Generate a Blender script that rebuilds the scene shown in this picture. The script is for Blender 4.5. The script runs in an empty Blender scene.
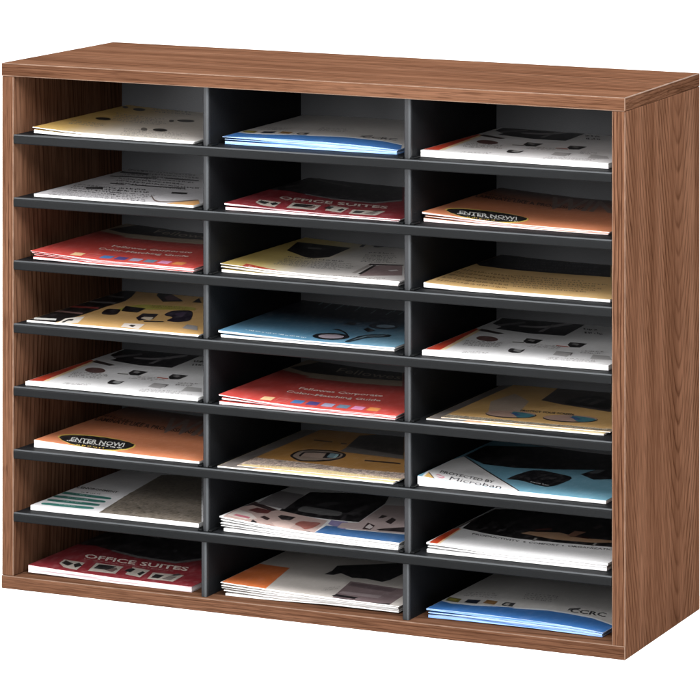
import bpy, bmesh, math, random
from mathutils import Vector, Matrix
from mathutils.geometry import tessellate_polygon

scene = bpy.context.scene
COL = scene.collection
R = math.radians

# ------------------------------------------------------------------ measured data
STACKS = {
  (0, 0): {'x': 0.03133, 'y': 0.01768, 'z': 0.523, 'w': 0.2002, 'l': 0.27032, 'rot': 0, 'n': 2, 'top': [(0, 8), (0.2, 5.5), (0.5, 4), (1, 3)], 'base': [(0, 1.2), (0.15, 0.4), (0.3, 0), (1, 0)]},
  (1, 0): {'x': 0.03253, 'y': 0.01938, 'z': 0.4506, 'w': 0.19715, 'l': 0.26862, 'rot': 0, 'n': 1, 'top': [(0, 3.4), (1, 2.6)], 'base': [(0, 0), (1, 0)]},
  (2, 0): {'x': 0.02937, 'y': 0.01657, 'z': 0.3782, 'w': 0.20224, 'l': 0.27143, 'rot': 0, 'n': 4, 'top': [(0, 10.4), (0.2, 8), (0.45, 5.5), (1, 4.5)], 'base': [(0, 1.2), (0.2, 0.5), (0.4, 0), (1, 0)]},
  (3, 0): {'x': 0.02412, 'y': 0.01744, 'z': 0.3058, 'w': 0.21364, 'l': 0.27056, 'rot': -0.5, 'n': 1, 'top': [(0, 2.4), (1, 2.4)], 'base': [(0, 0), (1, 0)]},
  (4, 0): {'x': 0.024, 'y': 0.01432, 'z': 0.2334, 'w': 0.214, 'l': 0.27368, 'rot': -0.5, 'n': 1, 'top': [(0, 4.6), (1, 4.2)], 'base': [(0, 0), (1, 0)]},
  (5, 0): {'x': 0.03023, 'y': 0.02451, 'z': 0.161, 'w': 0.20524, 'l': 0.26349, 'rot': -0.5, 'n': 1, 'top': [(0, 8.8), (0.3, 6), (0.6, 4), (1, 3)], 'base': [(0, 0), (1, 0)]},
  (6, 0): {'x': 0.02623, 'y': 0.02328, 'z': 0.0886, 'w': 0.20822, 'l': 0.26472, 'rot': 0, 'n': 1, 'top': [(0, 5.6), (1, 5)], 'base': [(0, 0), (1, 0)]},
  (7, 0): {'x': 0.024, 'y': 0.022, 'z': 0.015, 'w': 0.20252, 'l': 0.266, 'rot': 0, 'n': 1, 'top': [(0, 10.5), (0.25, 8.5), (0.55, 7), (1, 6.5)], 'base': [(0, 1.8), (0.25, 1.2), (0.5, 0.4), (1, 0)]},
  (0, 1): {'x': 0.25876, 'y': 0.03454, 'z': 0.523, 'w': 0.20702, 'l': 0.25346, 'rot': 0.8, 'n': 3, 'top': [(0, 8.6), (0.3, 9.6), (0.6, 9.2), (0.85, 7.5), (1, 5.5)], 'base': [(0, 0), (1, 0)]},
  (1, 1): {'x': 0.26582, 'y': 0.02314, 'z': 0.4506, 'w': 0.20691, 'l': 0.26486, 'rot': 0.8, 'n': 2, 'top': [(0, 7.7), (0.3, 5), (0.6, 3.4), (1, 2.8)], 'base': [(0, 0), (1, 0)]},
  (2, 1): {'x': 0.25546, 'y': 0.03581, 'z': 0.3782, 'w': 0.214, 'l': 0.25219, 'rot': -0.5, 'n': 3, 'top': [(0, 9.6), (0.2, 7.4), (0.45, 5.5), (1, 5)], 'base': [(0, 0), (1, 0)]},
  (3, 1): {'x': 0.25773, 'y': 0.02511, 'z': 0.3058, 'w': 0.2083, 'l': 0.26289, 'rot': 0.8, 'n': 2, 'top': [(0, 8.1), (0.25, 6.2), (0.5, 4.8), (1, 5)], 'base': [(0, 0), (1, 0)]},
  (4, 1): {'x': 0.26501, 'y': 0.009, 'z': 0.2334, 'w': 0.20858, 'l': 0.279, 'rot': 0.8, 'n': 3, 'top': [(0, 11.1), (0.2, 8), (0.45, 5.4), (1, 4.6)], 'base': [(0, 0), (1, 0)]},
  (5, 1): {'x': 0.26126, 'y': 0.01411, 'z': 0.161, 'w': 0.21094, 'l': 0.27389, 'rot': 0.8, 'n': 2, 'top': [(0, 3.0), (1, 3.4)], 'base': [(0, 0), (1, 0)]},
  (6, 1): {'x': 0.26096, 'y': 0.0206, 'z': 0.0886, 'w': 0.214, 'l': 0.2674, 'rot': -0.5, 'n': 5, 'top': [(0, 16.5), (0.2, 13), (0.45, 9.5), (1, 8)], 'base': [(0, 0), (1, 0)]},
  (7, 1): {'x': 0.26039, 'y': 0.02509, 'z': 0.015, 'w': 0.21078, 'l': 0.26291, 'rot': 0.8, 'n': 5, 'top': [(0, 14.8), (0.3, 12.6), (0.6, 11), (1, 9.5)], 'base': [(0, 0), (0.25, 0.3), (0.6, 2.4), (1, 2.0)]},
  (0, 2): {'x': 0.49374, 'y': 0.0345, 'z': 0.523, 'w': 0.214, 'l': 0.2535, 'rot': -0.5, 'n': 1, 'top': [(0, 7.4), (0.5, 6.2), (1, 6)], 'base': [(0, 0), (1, 0)]},
  (1, 2): {'x': 0.4935, 'y': 0.03956, 'z': 0.4506, 'w': 0.21359, 'l': 0.24844, 'rot': -0.5, 'n': 3, 'top': [(0, 11), (0.2, 8), (0.45, 5), (1, 3.4)], 'base': [(0, 0), (1, 0)]},
  (2, 2): {'x': 0.49807, 'y': 0.0325, 'z': 0.3782, 'w': 0.21134, 'l': 0.2555, 'rot': 0.16259, 'n': 1, 'top': [(0, 6.5), (0.2, 4.6), (0.5, 3.6), (1, 3.2)], 'base': [(0, 1.0), (0.2, 0.2), (1, 0)]},
  (3, 2): {'x': 0.50031, 'y': 0.02131, 'z': 0.3058, 'w': 0.21027, 'l': 0.26669, 'rot': 0.8, 'n': 1, 'top': [(0, 5.7), (1, 5.6)], 'base': [(0, 0), (1, 0)]},
  (4, 2): {'x': 0.50176, 'y': 0.03068, 'z': 0.2334, 'w': 0.2051, 'l': 0.25732, 'rot': 0.8, 'n': 2, 'top': [(0, 2.8), (1, 3.4)], 'base': [(0, 0), (1, 0)]},
  (5, 2): {'x': 0.49425, 'y': 0.0236, 'z': 0.161, 'w': 0.21316, 'l': 0.2644, 'rot': 0.55158, 'n': 1, 'top': [(0, 11.2), (0.25, 7.5), (0.5, 5), (1, 4)], 'base': [(0, 0), (1, 0)]},
  (6, 2): {'x': 0.50464, 'y': 0.0229, 'z': 0.0886, 'w': 0.20477, 'l': 0.2651, 'rot': 0.8, 'n': 3, 'top': [(0, 11.1), (0.4, 9.6), (1, 8.4)], 'base': [(0, 0), (1, 0)]},
  (7, 2): {'x': 0.50205, 'y': 0.0299, 'z': 0.015, 'w': 0.2009, 'l': 0.2581, 'rot': -0.24027, 'n': 3, 'top': [(0, 10.3), (0.3, 11), (0.65, 10), (0.88, 8), (1, 5.6)], 'base': [(0, 0), (0.3, 1.0), (0.6, 1.6), (1, 0.4)]},
}
ART = {
  'red': [
    ['P',(150,132,112),[(-34.2,190.5),(-10.7,198.0),(38.9,182.8),(36.2,174.0),(148.4,187.6),(78.8,386.5),(-35.6,285.3)]],
    ['P',(38,34,34),[(2.2,214.8),(25.3,202.6),(135.0,224.9),(111.1,291.4),(15.5,274.7)]],
    ['T', (165, 150, 135), 'Fellowes', (51.7, 232.3), (128.8, 232.6), (47.1, 261.0), 0],
    ['T', (250, 225, 215), 'Fellowes Corporate', (56.8, 99.4), (152.7, 109.8), (54.6, 112.3), 1],
    ['T', (250, 225, 215), 'Color-Matching Guide', (52.4, 70.8), (161.3, 78.9), (50.1, 83.5), 1],
    ['P',(248,205,150),[(45.3,8.2),(57.7,11.2),(55.2,31.9),(42.9,29.8)]],
    ['P',(240,150,130),[(62.4,9.5),(75.5,12.4),(72.5,35.6),(59.3,33.5)]],
    ['P',(205,70,66),[(62.5,10.4),(74.9,13.4),(72.4,34.0),(60.1,32.0)]],
    ['P',(75,125,190),[(79.5,13.0),(91.9,15.9),(89.4,36.5),(77.1,34.5)]],
    ['P',(85,70,140),[(96.5,15.3),(110.0,15.3),(107.4,36.5),(94.0,37.3)]],
    ['P',(170,165,195),[(114.6,14.6),(128.0,14.6),(125.5,35.8),(112.2,36.6)]],
    ['P',(110,135,160),[(132.5,14.4),(145.9,14.4),(143.4,35.5),(130.2,36.4)]],
    ['P',(225,140,185),[(150.2,14.5),(163.5,14.5),(161.2,35.6),(147.9,36.5)]],
    ['P',(245,150,75),[(167.7,15.1),(181.0,15.1),(178.7,36.1),(165.5,37.0)]],
  ],
  'enter': [
    ['P',(250,215,95),[(13.0,35.6),(11.3,45.6),(14.7,54.8),(22.3,63.2),(38.2,69.9),(56.1,72.3),(76.6,68.9),(94.2,60.5),(105.0,50.4),(109.3,35.2),(108.6,17.4),(100.1,3.0),(85.5,-5.9),(65.8,-4.0),(42.6,5.4),(24.7,19.6)]],
    ['P',(34,31,31),[(15.8,33.2),(14.5,42.2),(17.9,50.7),(25.3,58.7),(40.4,65.7),(57.3,68.8),(76.5,66.7),(92.9,60.0),(102.7,51.5),(106.4,37.9),(105.2,21.8),(96.8,8.4),(82.8,-0.4),(64.3,0.3),(42.8,7.6),(26.4,19.4)]],
    ['T', (250, 250, 245), 'ENTER NOW!', (34.5, 23.0), (98.2, 30.9), (27.1, 44.5), 1],
    ['G',(240,240,235),[(31.8,17.2),(102.5,17.3),(99.6,27.8),(29.1,28.9)],1],
    ['G',(240,200,80),[(49.9,3.4),(89.6,4.6),(87.3,13.5),(47.2,13.9)],1],
    ['G',(70,35,28),[(1.9,179.4),(82.7,160.5),(79.4,180.3),(-3.0,202.3)],1],
    ['T', (45, 28, 24), 'LAMINATE LIKE A PROFESSIONAL', (4.1, 156.4), (136.9, 154.3), (-1.5, 177.2), 1],
    ['G',(245,170,120),[(78.6,88.5),(152.3,96.0),(151.1,102.8),(77.4,95.2)],1],
    ['T', (150, 124, 116), 'WIN', (88.6, 141.8), (165.8, 150.5), (68.5, 232.4), 1],
  ],
  'suite': [
    ['T', (215, 205, 195), 'OFFICE SUITES', (34.8, 77.7), (163.9, 78.0), (29.1, 97.2), 1],
    ['G',(150,120,115),[(36.3,67.4),(163.4,64.6),(162.3,71.4),(35.1,74.1)],1],
    ['P',(178,168,158),[(25.0,30.6),(21.1,53.1),(48.1,51.3),(55.8,10.2),(37.7,14.5)]],
    ['P',(34,31,31),[(26.4,33.6),(25.0,48.6),(39.1,39.3),(38.5,24.6)]],
    ['P',(34,31,31),[(40.7,35.8),(42.8,47.0),(51.7,35.3),(49.1,21.0)]],
    ['P',(178,168,158),[(68.2,14.5),(58.8,59.4),(93.0,59.0),(100.5,17.8)]],
    ['P',(34,31,31),[(67.9,31.2),(64.7,54.3),(85.7,55.5),(87.7,30.7)]],
    ['P',(110,90,85),[(82.7,29.9),(88.2,49.8),(93.3,42.3),(94.1,24.2)]],
    ['P',(178,168,158),[(110.9,22.5),(102.8,63.3),(126.6,57.6),(132.4,15.7)]],
    ['P',(34,31,31),[(102.5,39.6),(103.0,58.8),(110.1,54.6),(111.9,34.4)]],
    ['P',(34,31,31),[(121.1,33.6),(121.9,48.1),(126.5,43.5),(128.0,24.0)]],
    ['P',(178,168,158),[(142.5,12.7),(134.2,48.3),(170.8,53.5),(173.7,13.8)]],
    ['P',(34,31,31),[(142.9,22.2),(140.8,41.2),(151.7,40.6),(152.3,20.7)]],
    ['P',(120,110,105),[(156.4,21.4),(158.5,41.1),(167.3,41.1),(168.5,17.9)]],
    ['P',(34,31,31),[(156.3,46.2),(161.8,58.0),(167.7,52.5),(162.7,43.7)]],
    ['P',(160,150,145),[(144.9,120.8),(144.4,126.2),(147.3,150.9),(151.1,141.9)]],
    ['P',(30,26,28),[(-12.7,132.4),(19.6,143.6),(45.9,131.7),(86.5,115.4),(135.5,112.1),(155.4,151.0),(90.9,331.0),(-38.0,352.1),(-57.8,373.2)]],
    ['P',(110,105,105),[(47.1,128.5),(87.8,112.0),(136.8,108.6),(157.1,146.3),(152.9,158.2),(132.9,119.2),(84.0,122.2),(43.8,137.2)]],
    ['P',(95,90,88),[(-9.6,272.7),(24.7,243.0),(68.7,223.5),(65.3,232.9),(20.4,254.4),(-14.5,285.6)]],
    ['P',(85,80,80),[(8.6,163.1),(17.6,194.6),(14.6,202.4),(5.6,175.4)]],
  ],
  'cat': [
    ['P',(205,62,36),[(-1.3,7.1),(16.7,11.2),(4.7,176.8),(-22.2,195.0)]],
    ['P',(246,214,165),[(17.1,10.3),(21.4,16.4),(9.3,174.8),(4.7,176.8)]],
    ['P',(105,72,68),[(47.3,116.3),(49.0,111.6),(49.8,107.0),(49.7,102.7),(48.6,99.2),(46.7,96.6),(44.1,95.0),(40.9,94.7),(37.4,95.6),(33.7,97.7),(30.3,100.8),(27.2,104.7),(24.7,109.1),(23.0,113.8),(22.2,118.5),(22.3,122.7),(23.3,126.3),(25.2,128.9),(27.9,130.5),(31.1,130.8),(34.6,129.9),(38.3,127.8),(41.8,124.7),(44.8,120.7)]],
    ['P',(60,50,48),[(6.9,166.0),(6.7,180.5),(40.0,159.7),(36.9,150.5)]],
    ['P',(28,27,29),[(84.4,37.9),(79.3,64.9),(94.8,53.6),(96.7,64.0),(100.7,35.2),(91.6,31.9)]],
    ['P',(150,150,150),[(88.3,44.9),(86.8,60.2),(97.0,50.3),(98.0,39.3)]],
    ['P',(28,27,29),[(76.5,116.2),(73.4,138.2),(93.4,135.0),(94.6,104.9),(84.9,102.5)]],
    ['P',(120,115,110),[(68.8,102.0),(81.9,104.2),(79.7,109.9),(67.0,108.0)]],
    ['P',(140,138,138),[(79.0,123.7),(79.2,133.4),(86.8,128.5),(87.4,117.0)]],
    ['P',(28,27,29),[(127.5,115.8),(124.4,135.1),(144.1,134.3),(145.4,103.4),(135.2,100.6)]],
    ['P',(200,90,75),[(118.8,101.0),(134.1,98.8),(132.3,104.7),(118.1,106.5)]],
    ['P',(130,128,128),[(130.1,122.1),(130.4,131.7),(137.8,126.9),(138.4,115.5)]],
    ['P',(175,172,172),[(135.8,38.5),(130.8,67.7),(151.1,62.8),(152.8,34.1)]],
    ['P',(110,105,105),[(132.0,64.9),(150.3,64.7),(154.7,39.8),(148.7,61.4)]],
    ['P',(180,178,178),[(179.6,32.4),(172.9,64.8),(192.3,60.7),(202.4,37.4)]],
    ['P',(26,24,28),[(20.8,188.0),(64.5,172.4),(104.8,175.6),(99.4,269.8),(80.3,320.5),(-0.1,296.1),(5.5,221.7),(22.0,203.5)]],
    ['P',(165,160,164),[(35.7,224.3),(63.1,228.9),(80.7,276.9),(88.5,263.1),(68.7,216.4),(39.1,212.8)]],
    ['P',(140,136,140),[(69.4,190.0),(66.8,249.7),(71.4,247.6),(74.5,190.7)]],
    ['P',(120,116,120),[(11.9,215.8),(32.1,253.1),(37.9,244.3),(18.6,205.1)]],
    ['G',(60,58,58),[(120.7,197.4),(141.9,198.4),(121.3,246.4),(102.7,247.2)],2],
    ['G',(150,145,145),[(28.0,50.9),(69.4,58.9),(63.3,96.2),(18.0,92.0)],4],
    ['G',(165,160,160),[(43.4,2.2),(75.4,10.4),(72.9,23.8),(42.1,16.4)],2],
    ['G',(160,155,155),[(90.6,77.8),(129.6,78.5),(131.3,102.9),(95.0,104.0)],3],
    ['G',(165,160,160),[(138.1,3.4),(199.0,12.7),(194.1,32.2),(134.3,23.8)],3],
    ['G',(160,155,155),[(158.4,61.6),(182.0,68.1),(174.2,94.4),(152.6,86.9)],2],
  ],
  'blue': [
    ['P',(58,122,200),[(1.5,-65.0),(0.5,-1.2),(-3.9,48.7),(14.1,38.3),(38.9,38.4),(83.3,52.4),(81.7,47.0),(117.1,57.9),(143.5,57.1),(170.4,53.9),(197.5,40.4),(228.7,-53.4),(107.7,-150.9)]],
    ['P',(238,242,248),[(-3.9,48.7),(14.1,38.3),(38.9,38.4),(83.3,52.4),(81.7,47.0),(117.1,57.9),(143.5,57.1),(170.4,53.9),(197.5,40.4),(195.5,46.5),(168.2,60.6),(141.4,63.1),(115.0,64.2),(79.7,52.6),(35.9,46.5),(12.1,46.0),(-4.6,53.6)]],
    ['P',(120,112,50),[(3.4,50.2),(0.4,70.7),(16.8,66.2),(19.4,46.4)]],
    ['P',(170,160,60),[(4.5,56.1),(4.3,64.8),(13.4,62.6),(14.1,54.1)]],
    ['P',(34,42,60),[(25.2,49.5),(23.5,68.0),(37.6,70.2),(39.8,50.3)]],
    ['P',(150,110,60),[(44.5,56.3),(43.1,74.9),(56.4,73.2),(58.7,54.3)]],
    ['P',(60,62,66),[(65.7,54.4),(64.2,73.5),(74.4,75.1),(76.2,76.4),(78.5,56.1),(79.8,55.2)]],
    ['P',(180,175,170),[(67.7,59.2),(68.0,69.9),(72.3,69.4),(73.4,57.0)]],
    ['T', (62, 62, 66), 'CCRC', (140.3, 66.5), (179.6, 70.9), (136.7, 84.1), 1],
    ['P',(62,62,66),[(136.5,70.2),(135.0,81.9),(144.0,93.8),(145.8,88.4),(137.9,78.3)]],
    ['G',(150,146,146),[(74.0,96.8),(114.8,102.5),(105.2,140.1),(66.7,136.4)],4],
    ['G',(160,156,156),[(11.7,81.2),(48.3,85.6),(43.2,118.5),(9.7,109.5)],3],
  ],
  'leaf': [
    ['P',(40,36,32),[(37.1,137.7),(38.1,134.6),(38.5,131.5),(38.2,128.5),(37.3,125.8),(35.9,123.7),(34.0,122.2),(31.7,121.5),(29.3,121.5),(26.8,122.4),(24.5,124.1),(22.5,126.3),(20.9,129.1),(19.9,132.1),(19.5,135.3),(19.7,138.3),(20.6,141.0),(22.0,143.2),(24.0,144.7),(26.2,145.4),(28.7,145.3),(31.2,144.4),(33.5,142.8),(35.5,140.5)]],
    ['P',(110,90,60),[(30.7,-11.3),(56.0,-6.2),(52.2,3.8),(27.2,-2.2)]],
    ['P',(45,42,40),[(132.4,81.8),(133.7,78.0),(134.4,74.4),(134.3,71.1),(133.6,68.4),(132.3,66.4),(130.4,65.4),(128.1,65.3),(125.5,66.2),(122.9,68.0),(120.3,70.6),(118.0,73.8),(116.2,77.4),(114.8,81.1),(114.2,84.8),(114.2,88.1),(114.9,90.8),(116.2,92.8),(118.1,93.9),(120.4,93.9),(123.0,93.0),(125.7,91.2),(128.2,88.6),(130.5,85.4)]],
    ['P',(110,105,100),[(109.8,76.4),(111.4,72.3),(112.7,68.5),(113.5,65.1),(113.8,62.4),(113.6,60.7),(112.8,59.9),(111.6,60.1),(110.0,61.4),(108.2,63.7),(106.2,66.7),(104.2,70.4),(102.3,74.3),(100.7,78.4),(99.5,82.2),(98.7,85.5),(98.4,88.1),(98.6,90.0),(99.3,90.9),(100.5,90.7),(102.1,89.4),(104.0,87.1),(105.9,84.0),(108.0,80.4)]],
    ['P',(70,66,64),[(122.9,183.8),(123.9,180.6),(124.1,177.4),(123.6,174.5),(122.4,172.0),(120.5,170.2),(118.2,169.1),(115.4,168.9),(112.5,169.4),(109.7,170.8),(107.1,172.9),(104.8,175.5),(103.2,178.5),(102.2,181.8),(101.9,184.9),(102.4,187.9),(103.6,190.3),(105.5,192.2),(107.9,193.3),(110.6,193.5),(113.5,193.0),(116.4,191.6),(119.0,189.5),(121.3,186.8)]],
    ['P',(95,92,88),[(102.1,171.8),(103.2,169.0),(104.0,166.2),(104.6,163.7),(104.8,161.7),(104.6,160.2),(104.1,159.4),(103.3,159.3),(102.3,159.9),(101.0,161.3),(99.7,163.2),(98.4,165.4),(97.2,168.0),(96.2,170.7),(95.4,173.3),(94.8,175.8),(94.6,177.8),(94.8,179.3),(95.2,180.2),(96.0,180.4),(97.0,179.8),(98.2,178.6),(99.5,176.9),(100.8,174.5)]],
    ['P',(60,57,55),[(33.1,247.4),(34.2,244.2),(34.7,241.1),(34.7,238.1),(34.2,235.5),(33.1,233.5),(31.6,232.2),(29.7,231.7),(27.6,232.0),(25.4,233.2),(23.3,235.0),(21.4,237.5),(19.9,240.4),(18.8,243.5),(18.2,246.7),(18.2,249.7),(18.8,252.3),(19.9,254.3),(21.4,255.6),(23.3,256.1),(25.4,255.8),(27.5,254.6),(29.6,252.7),(31.5,250.3)]],
    ['P',(70,66,62),[(9.8,250.0),(10.7,247.6),(11.4,245.1),(11.8,242.9),(11.9,241.0),(11.6,239.7),(11.0,238.9),(10.1,238.7),(9.0,239.2),(7.7,240.3),(6.4,242.0),(5.1,244.0),(4.0,246.4),(3.0,248.9),(2.3,251.3),(1.9,253.6),(1.8,255.4),(2.1,256.8),(2.7,257.6),(3.6,257.7),(4.7,257.3),(6.0,256.1),(7.3,254.5),(8.6,252.4)]],
    ['P',(120,115,110),[(10.8,305.9),(12.6,301.1),(13.8,296.4),(14.4,292.0),(14.3,288.3),(13.4,285.6),(12.0,283.9),(10.1,283.4),(7.7,284.2),(5.1,286.2),(2.5,289.2),(-0.1,293.1),(-2.9,298.8),(-5.1,304.5),(-6.6,309.9),(-7.3,314.6),(-7.2,318.3),(-6.2,320.6),(-4.4,321.6),(-1.9,321.0),(0.8,319.3),(3.4,317.3),(6.1,314.3),(8.6,310.4)]],
    ['G',(150,140,125),[(17.1,59.9),(64.8,58.1),(56.3,93.5),(5.6,97.4)],3],
    ['G',(160,155,150),[(104.2,7.3),(190.8,10.0),(166.6,67.1),(82.4,73.1)],5],
    ['G',(150,145,140),[(41.8,124.2),(114.2,123.4),(91.7,184.2),(16.2,198.6)],5],
    ['G',(140,136,132),[(45.2,232.9),(102.0,236.7),(72.6,310.6),(21.6,296.0)],4],
  ],
  'news': [
    ['P',(38,36,38),[(32.1,72.5),(25.3,89.7),(44.1,95.4),(52.2,75.9)]],
    ['P',(45,42,44),[(4.9,231.5),(0.7,248.2),(36.0,244.6),(41.7,228.9)]],
    ['P',(45,42,44),[(73.4,207.5),(116.5,206.3),(113.4,215.3),(70.2,216.6)]],
    ['P',(60,57,58),[(63.1,128.9),(130.0,134.1),(127.4,141.6),(60.3,136.5)]],
    ['P',(60,57,58),[(9.5,192.6),(65.0,203.8),(62.2,211.5),(6.6,200.4)]],
    ['P',(60,56,58),[(6.7,304.4),(60.3,313.5),(56.5,324.3),(2.8,315.2)]],
    ['P',(35,33,35),[(133.4,84.5),(128.7,99.7),(147.1,102.2),(151.8,87.0)]],
    ['P',(60,57,60),[(36.8,131.0),(56.3,127.8),(53.6,135.4),(34.0,138.6)]],
    ['G',(60,57,60),[(73.1,69.3),(111.7,70.9),(95.8,109.5),(57.1,109.7)],2],
    ['G',(95,92,96),[(19.2,43.0),(97.6,31.9),(68.9,97.2),(0.7,116.1)],4],
    ['G',(120,118,122),[(15.6,-12.1),(115.4,-8.7),(97.6,31.9),(8.1,43.6)],5],
    ['G',(110,107,110),[(99.8,-11.2),(144.9,2.4),(117.1,66.7),(66.1,64.9)],5],
    ['G',(110,107,110),[(39.6,132.8),(155.6,113.6),(82.6,286.9),(-12.4,292.8)],8],
    ['P',(228,168,100),[(166.2,10.0),(184.5,45.0),(213.7,-16.0),(159.2,-26.5)]],
    ['P',(110,92,85),[(121.5,54.5),(146.6,6.5),(165.2,12.3),(184.5,45.0),(181.6,52.0),(162.2,19.2),(144.7,14.1),(121.6,57.5)]],
  ],
  'tech': [
    ['P',(20,18,20),[(-6.7,1.6),(35.6,-1.8),(38.4,28.9),(38.8,67.1),(36.2,136.5),(36.8,192.0),(29.2,227.4),(9.8,291.6),(5.5,326.3),(-25.4,413.1),(-94.2,314.9)]],
    ['P',(245,240,230),[(4.9,-22.8),(-1.6,-9.1),(34.9,-2.2),(44.5,-11.3),(49.4,-33.2)]],
    ['P',(240,232,220),[(40.6,-8.7),(33.1,34.5),(45.8,59.9),(59.6,10.3)]],
    ['P',(28,27,29),[(41.0,4.0),(38.4,28.9),(43.4,35.6),(47.2,21.6),(42.1,21.0),(45.4,4.2)]],
    ['P',(150,45,40),[(-0.3,114.4),(35.4,120.4),(31.0,132.1),(-4.7,126.1)]],
    ['P',(150,110,105),[(-1.9,74.6),(36.5,72.1),(32.2,83.6),(-6.3,86.1)]],
    ['P',(225,225,220),[(4.6,8.4),(30.1,13.8),(25.1,27.1),(-0.5,21.8)]],
    ['P',(120,115,115),[(4.5,161.9),(35.1,167.2),(31.5,176.9),(0.8,171.6)]],
    ['P',(95,92,92),[(5.2,212.9),(25.0,214.2),(21.4,224.0),(1.5,222.8)]],
    ['P',(190,178,70),[(52.8,114.1),(58.1,162.8),(66.5,180.9),(127.2,191.4),(138.4,165.7),(95.3,152.7)]],
    ['P',(32,22,24),[(53.4,84.9),(42.3,127.1),(57.5,129.8),(60.2,128.9),(71.9,91.0),(66.9,82.8),(67.7,83.3)]],
    ['P',(26,20,20),[(65.3,117.7),(53.3,157.3),(81.9,151.1),(85.8,117.2)]],
    ['P',(36,26,34),[(101.2,79.4),(94.2,114.6),(111.3,119.8),(121.9,80.5),(112.2,62.1)]],
    ['P',(235,215,190),[(107.2,79.2),(106.3,91.3),(117.3,92.9),(123.9,67.9)]],
    ['P',(40,30,28),[(116.4,64.6),(140.2,71.4),(141.4,64.6),(122.2,55.6)]],
    ['P',(34,24,44),[(119.6,113.3),(113.7,152.1),(133.9,165.6),(150.6,128.3),(164.6,88.7),(155.1,71.7),(139.1,75.8),(137.8,105.3)]],
    ['P',(70,55,80),[(128.1,127.4),(128.5,146.9),(135.6,147.3),(144.8,109.5)]],
    ['P',(30,22,24),[(49.9,253.4),(38.0,295.0),(56.1,319.6),(61.5,271.1),(96.9,225.7),(77.8,208.9)]],
    ['P',(110,80,90),[(63.5,245.5),(63.4,266.9),(87.8,236.1),(78.0,220.9)]],
    ['P',(34,26,26),[(109.2,222.5),(102.4,258.2),(119.5,226.1)]],
    ['P',(235,222,212),[(114.9,6.4),(106.6,34.9),(129.9,40.3),(138.4,3.3)]],
    ['P',(28,27,29),[(119.1,18.8),(118.4,28.3),(125.2,25.0),(126.8,13.6)]],
    ['P',(160,155,155),[(178.3,34.8),(172.1,63.2),(187.3,57.5),(199.9,28.2)]],
    ['G',(150,110,70),[(83.7,158.6),(131.3,165.4),(123.1,186.3),(76.0,180.1)],2],
  ],
  'green': [
    ['K',(132,121,108),[(86.4,-6.6),(70.8,107.5),(54.5,251.6),(95.3,276.5),(213.8,-5.0),(124.9,-7.7)]],
    ['P',(52,128,118),[(0.3,82.0),(-4.0,86.6),(-4.9,96.5),(58.0,91.5),(63.4,86.7),(64.4,77.1)]],
    ['G',(190,220,214),[(11.6,85.8),(41.3,84.4),(40.9,89.3),(10.9,91.5)],1],
    ['P',(52,128,118),[(3.8,57.5),(-0.5,62.0),(-1.3,71.8),(60.5,69.6),(65.8,64.8),(66.8,55.3)]],
    ['G',(190,220,214),[(16.4,63.1),(45.0,62.3),(44.7,67.1),(15.7,68.8)],1],
    ['P',(52,128,118),[(7.3,33.2),(3.0,37.7),(2.2,47.4),(63.0,47.9),(68.3,43.1),(69.3,33.7)]],
    ['G',(190,220,214),[(21.2,40.7),(48.8,40.3),(48.4,45.1),(20.5,46.3)],1],
    ['P',(52,128,118),[(10.8,9.1),(6.5,13.5),(5.7,23.1),(65.4,26.3),(70.8,21.6),(71.7,12.2)]],
    ['G',(190,220,214),[(26.0,18.3),(52.5,18.5),(52.1,23.2),(25.2,23.9)],1],
    ['T', (40, 38, 40), 'THE ENVIRONMENT', (-8.5, 125.5), (55.8, 118.9), (-11.4, 136.3), 1],
    ['G',(120,118,118),[(18.7,96.3),(44.4,97.6),(40.8,109.8),(15.0,108.5)],1],
  ],
  'lam': [
    ['P',(205,66,44),[(28.0,-9.5),(22.5,22.1),(69.5,1.8),(72.0,-23.4)]],
    ['T', (245, 200, 185), 'Fellowes', (35.1, -4.9), (68.0, -16.6), (30.4, 10.7), 1],
    ['P',(30,28,28),[(20.6,145.7),(6.3,212.6),(14.6,215.5),(70.6,217.7),(77.5,133.8),(66.7,113.1),(55.8,114.2)]],
    ['P',(130,126,122),[(30.0,186.2),(45.7,191.0),(47.7,181.6),(34.0,176.4)]],
    ['T', (38, 36, 36), 'P57', (75.3, 231.8), (115.0, 259.9), (63.3, 290.7), 1],
    ['P',(152,128,128),[(159.8,15.3),(144.3,100.2),(170.1,122.0),(199.4,45.8)]],
    ['P',(175,165,160),[(144.4,34.2),(135.2,110.5),(140.0,106.9),(149.4,30.9)]],
    ['P',(48,40,40),[(153.4,29.5),(142.6,104.5),(147.1,102.0),(158.0,27.2)]],
    ['P',(48,40,40),[(137.2,101.0),(135.0,113.0),(170.6,125.1),(173.1,118.6)]],
    ['P',(235,225,225),[(171.2,75.0),(177.8,84.4),(182.2,79.4),(177.2,68.2)]],
    ['G',(70,66,64),[(38.7,98.3),(106.2,105.4),(102.0,120.3),(36.0,109.2)],1],
    ['G',(120,116,112),[(47.5,39.1),(134.3,47.5),(118.8,104.0),(39.5,92.2)],7],
    ['G',(140,132,130),[(78.4,-19.0),(193.3,0.6),(188.7,17.0),(75.0,-2.5)],2],
    ['G',(60,58,56),[(102.6,189.1),(133.5,199.2),(129.0,213.0),(98.3,204.4)],1],
    ['G',(110,108,104),[(120.0,118.3),(160.0,130.4),(139.7,192.1),(102.0,181.8)],6],
  ],
  'vis': [
    ['G',(235,245,250),[(22.2,18.2),(98.5,12.6),(96.8,20.7),(19.9,28.3)],1],
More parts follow.
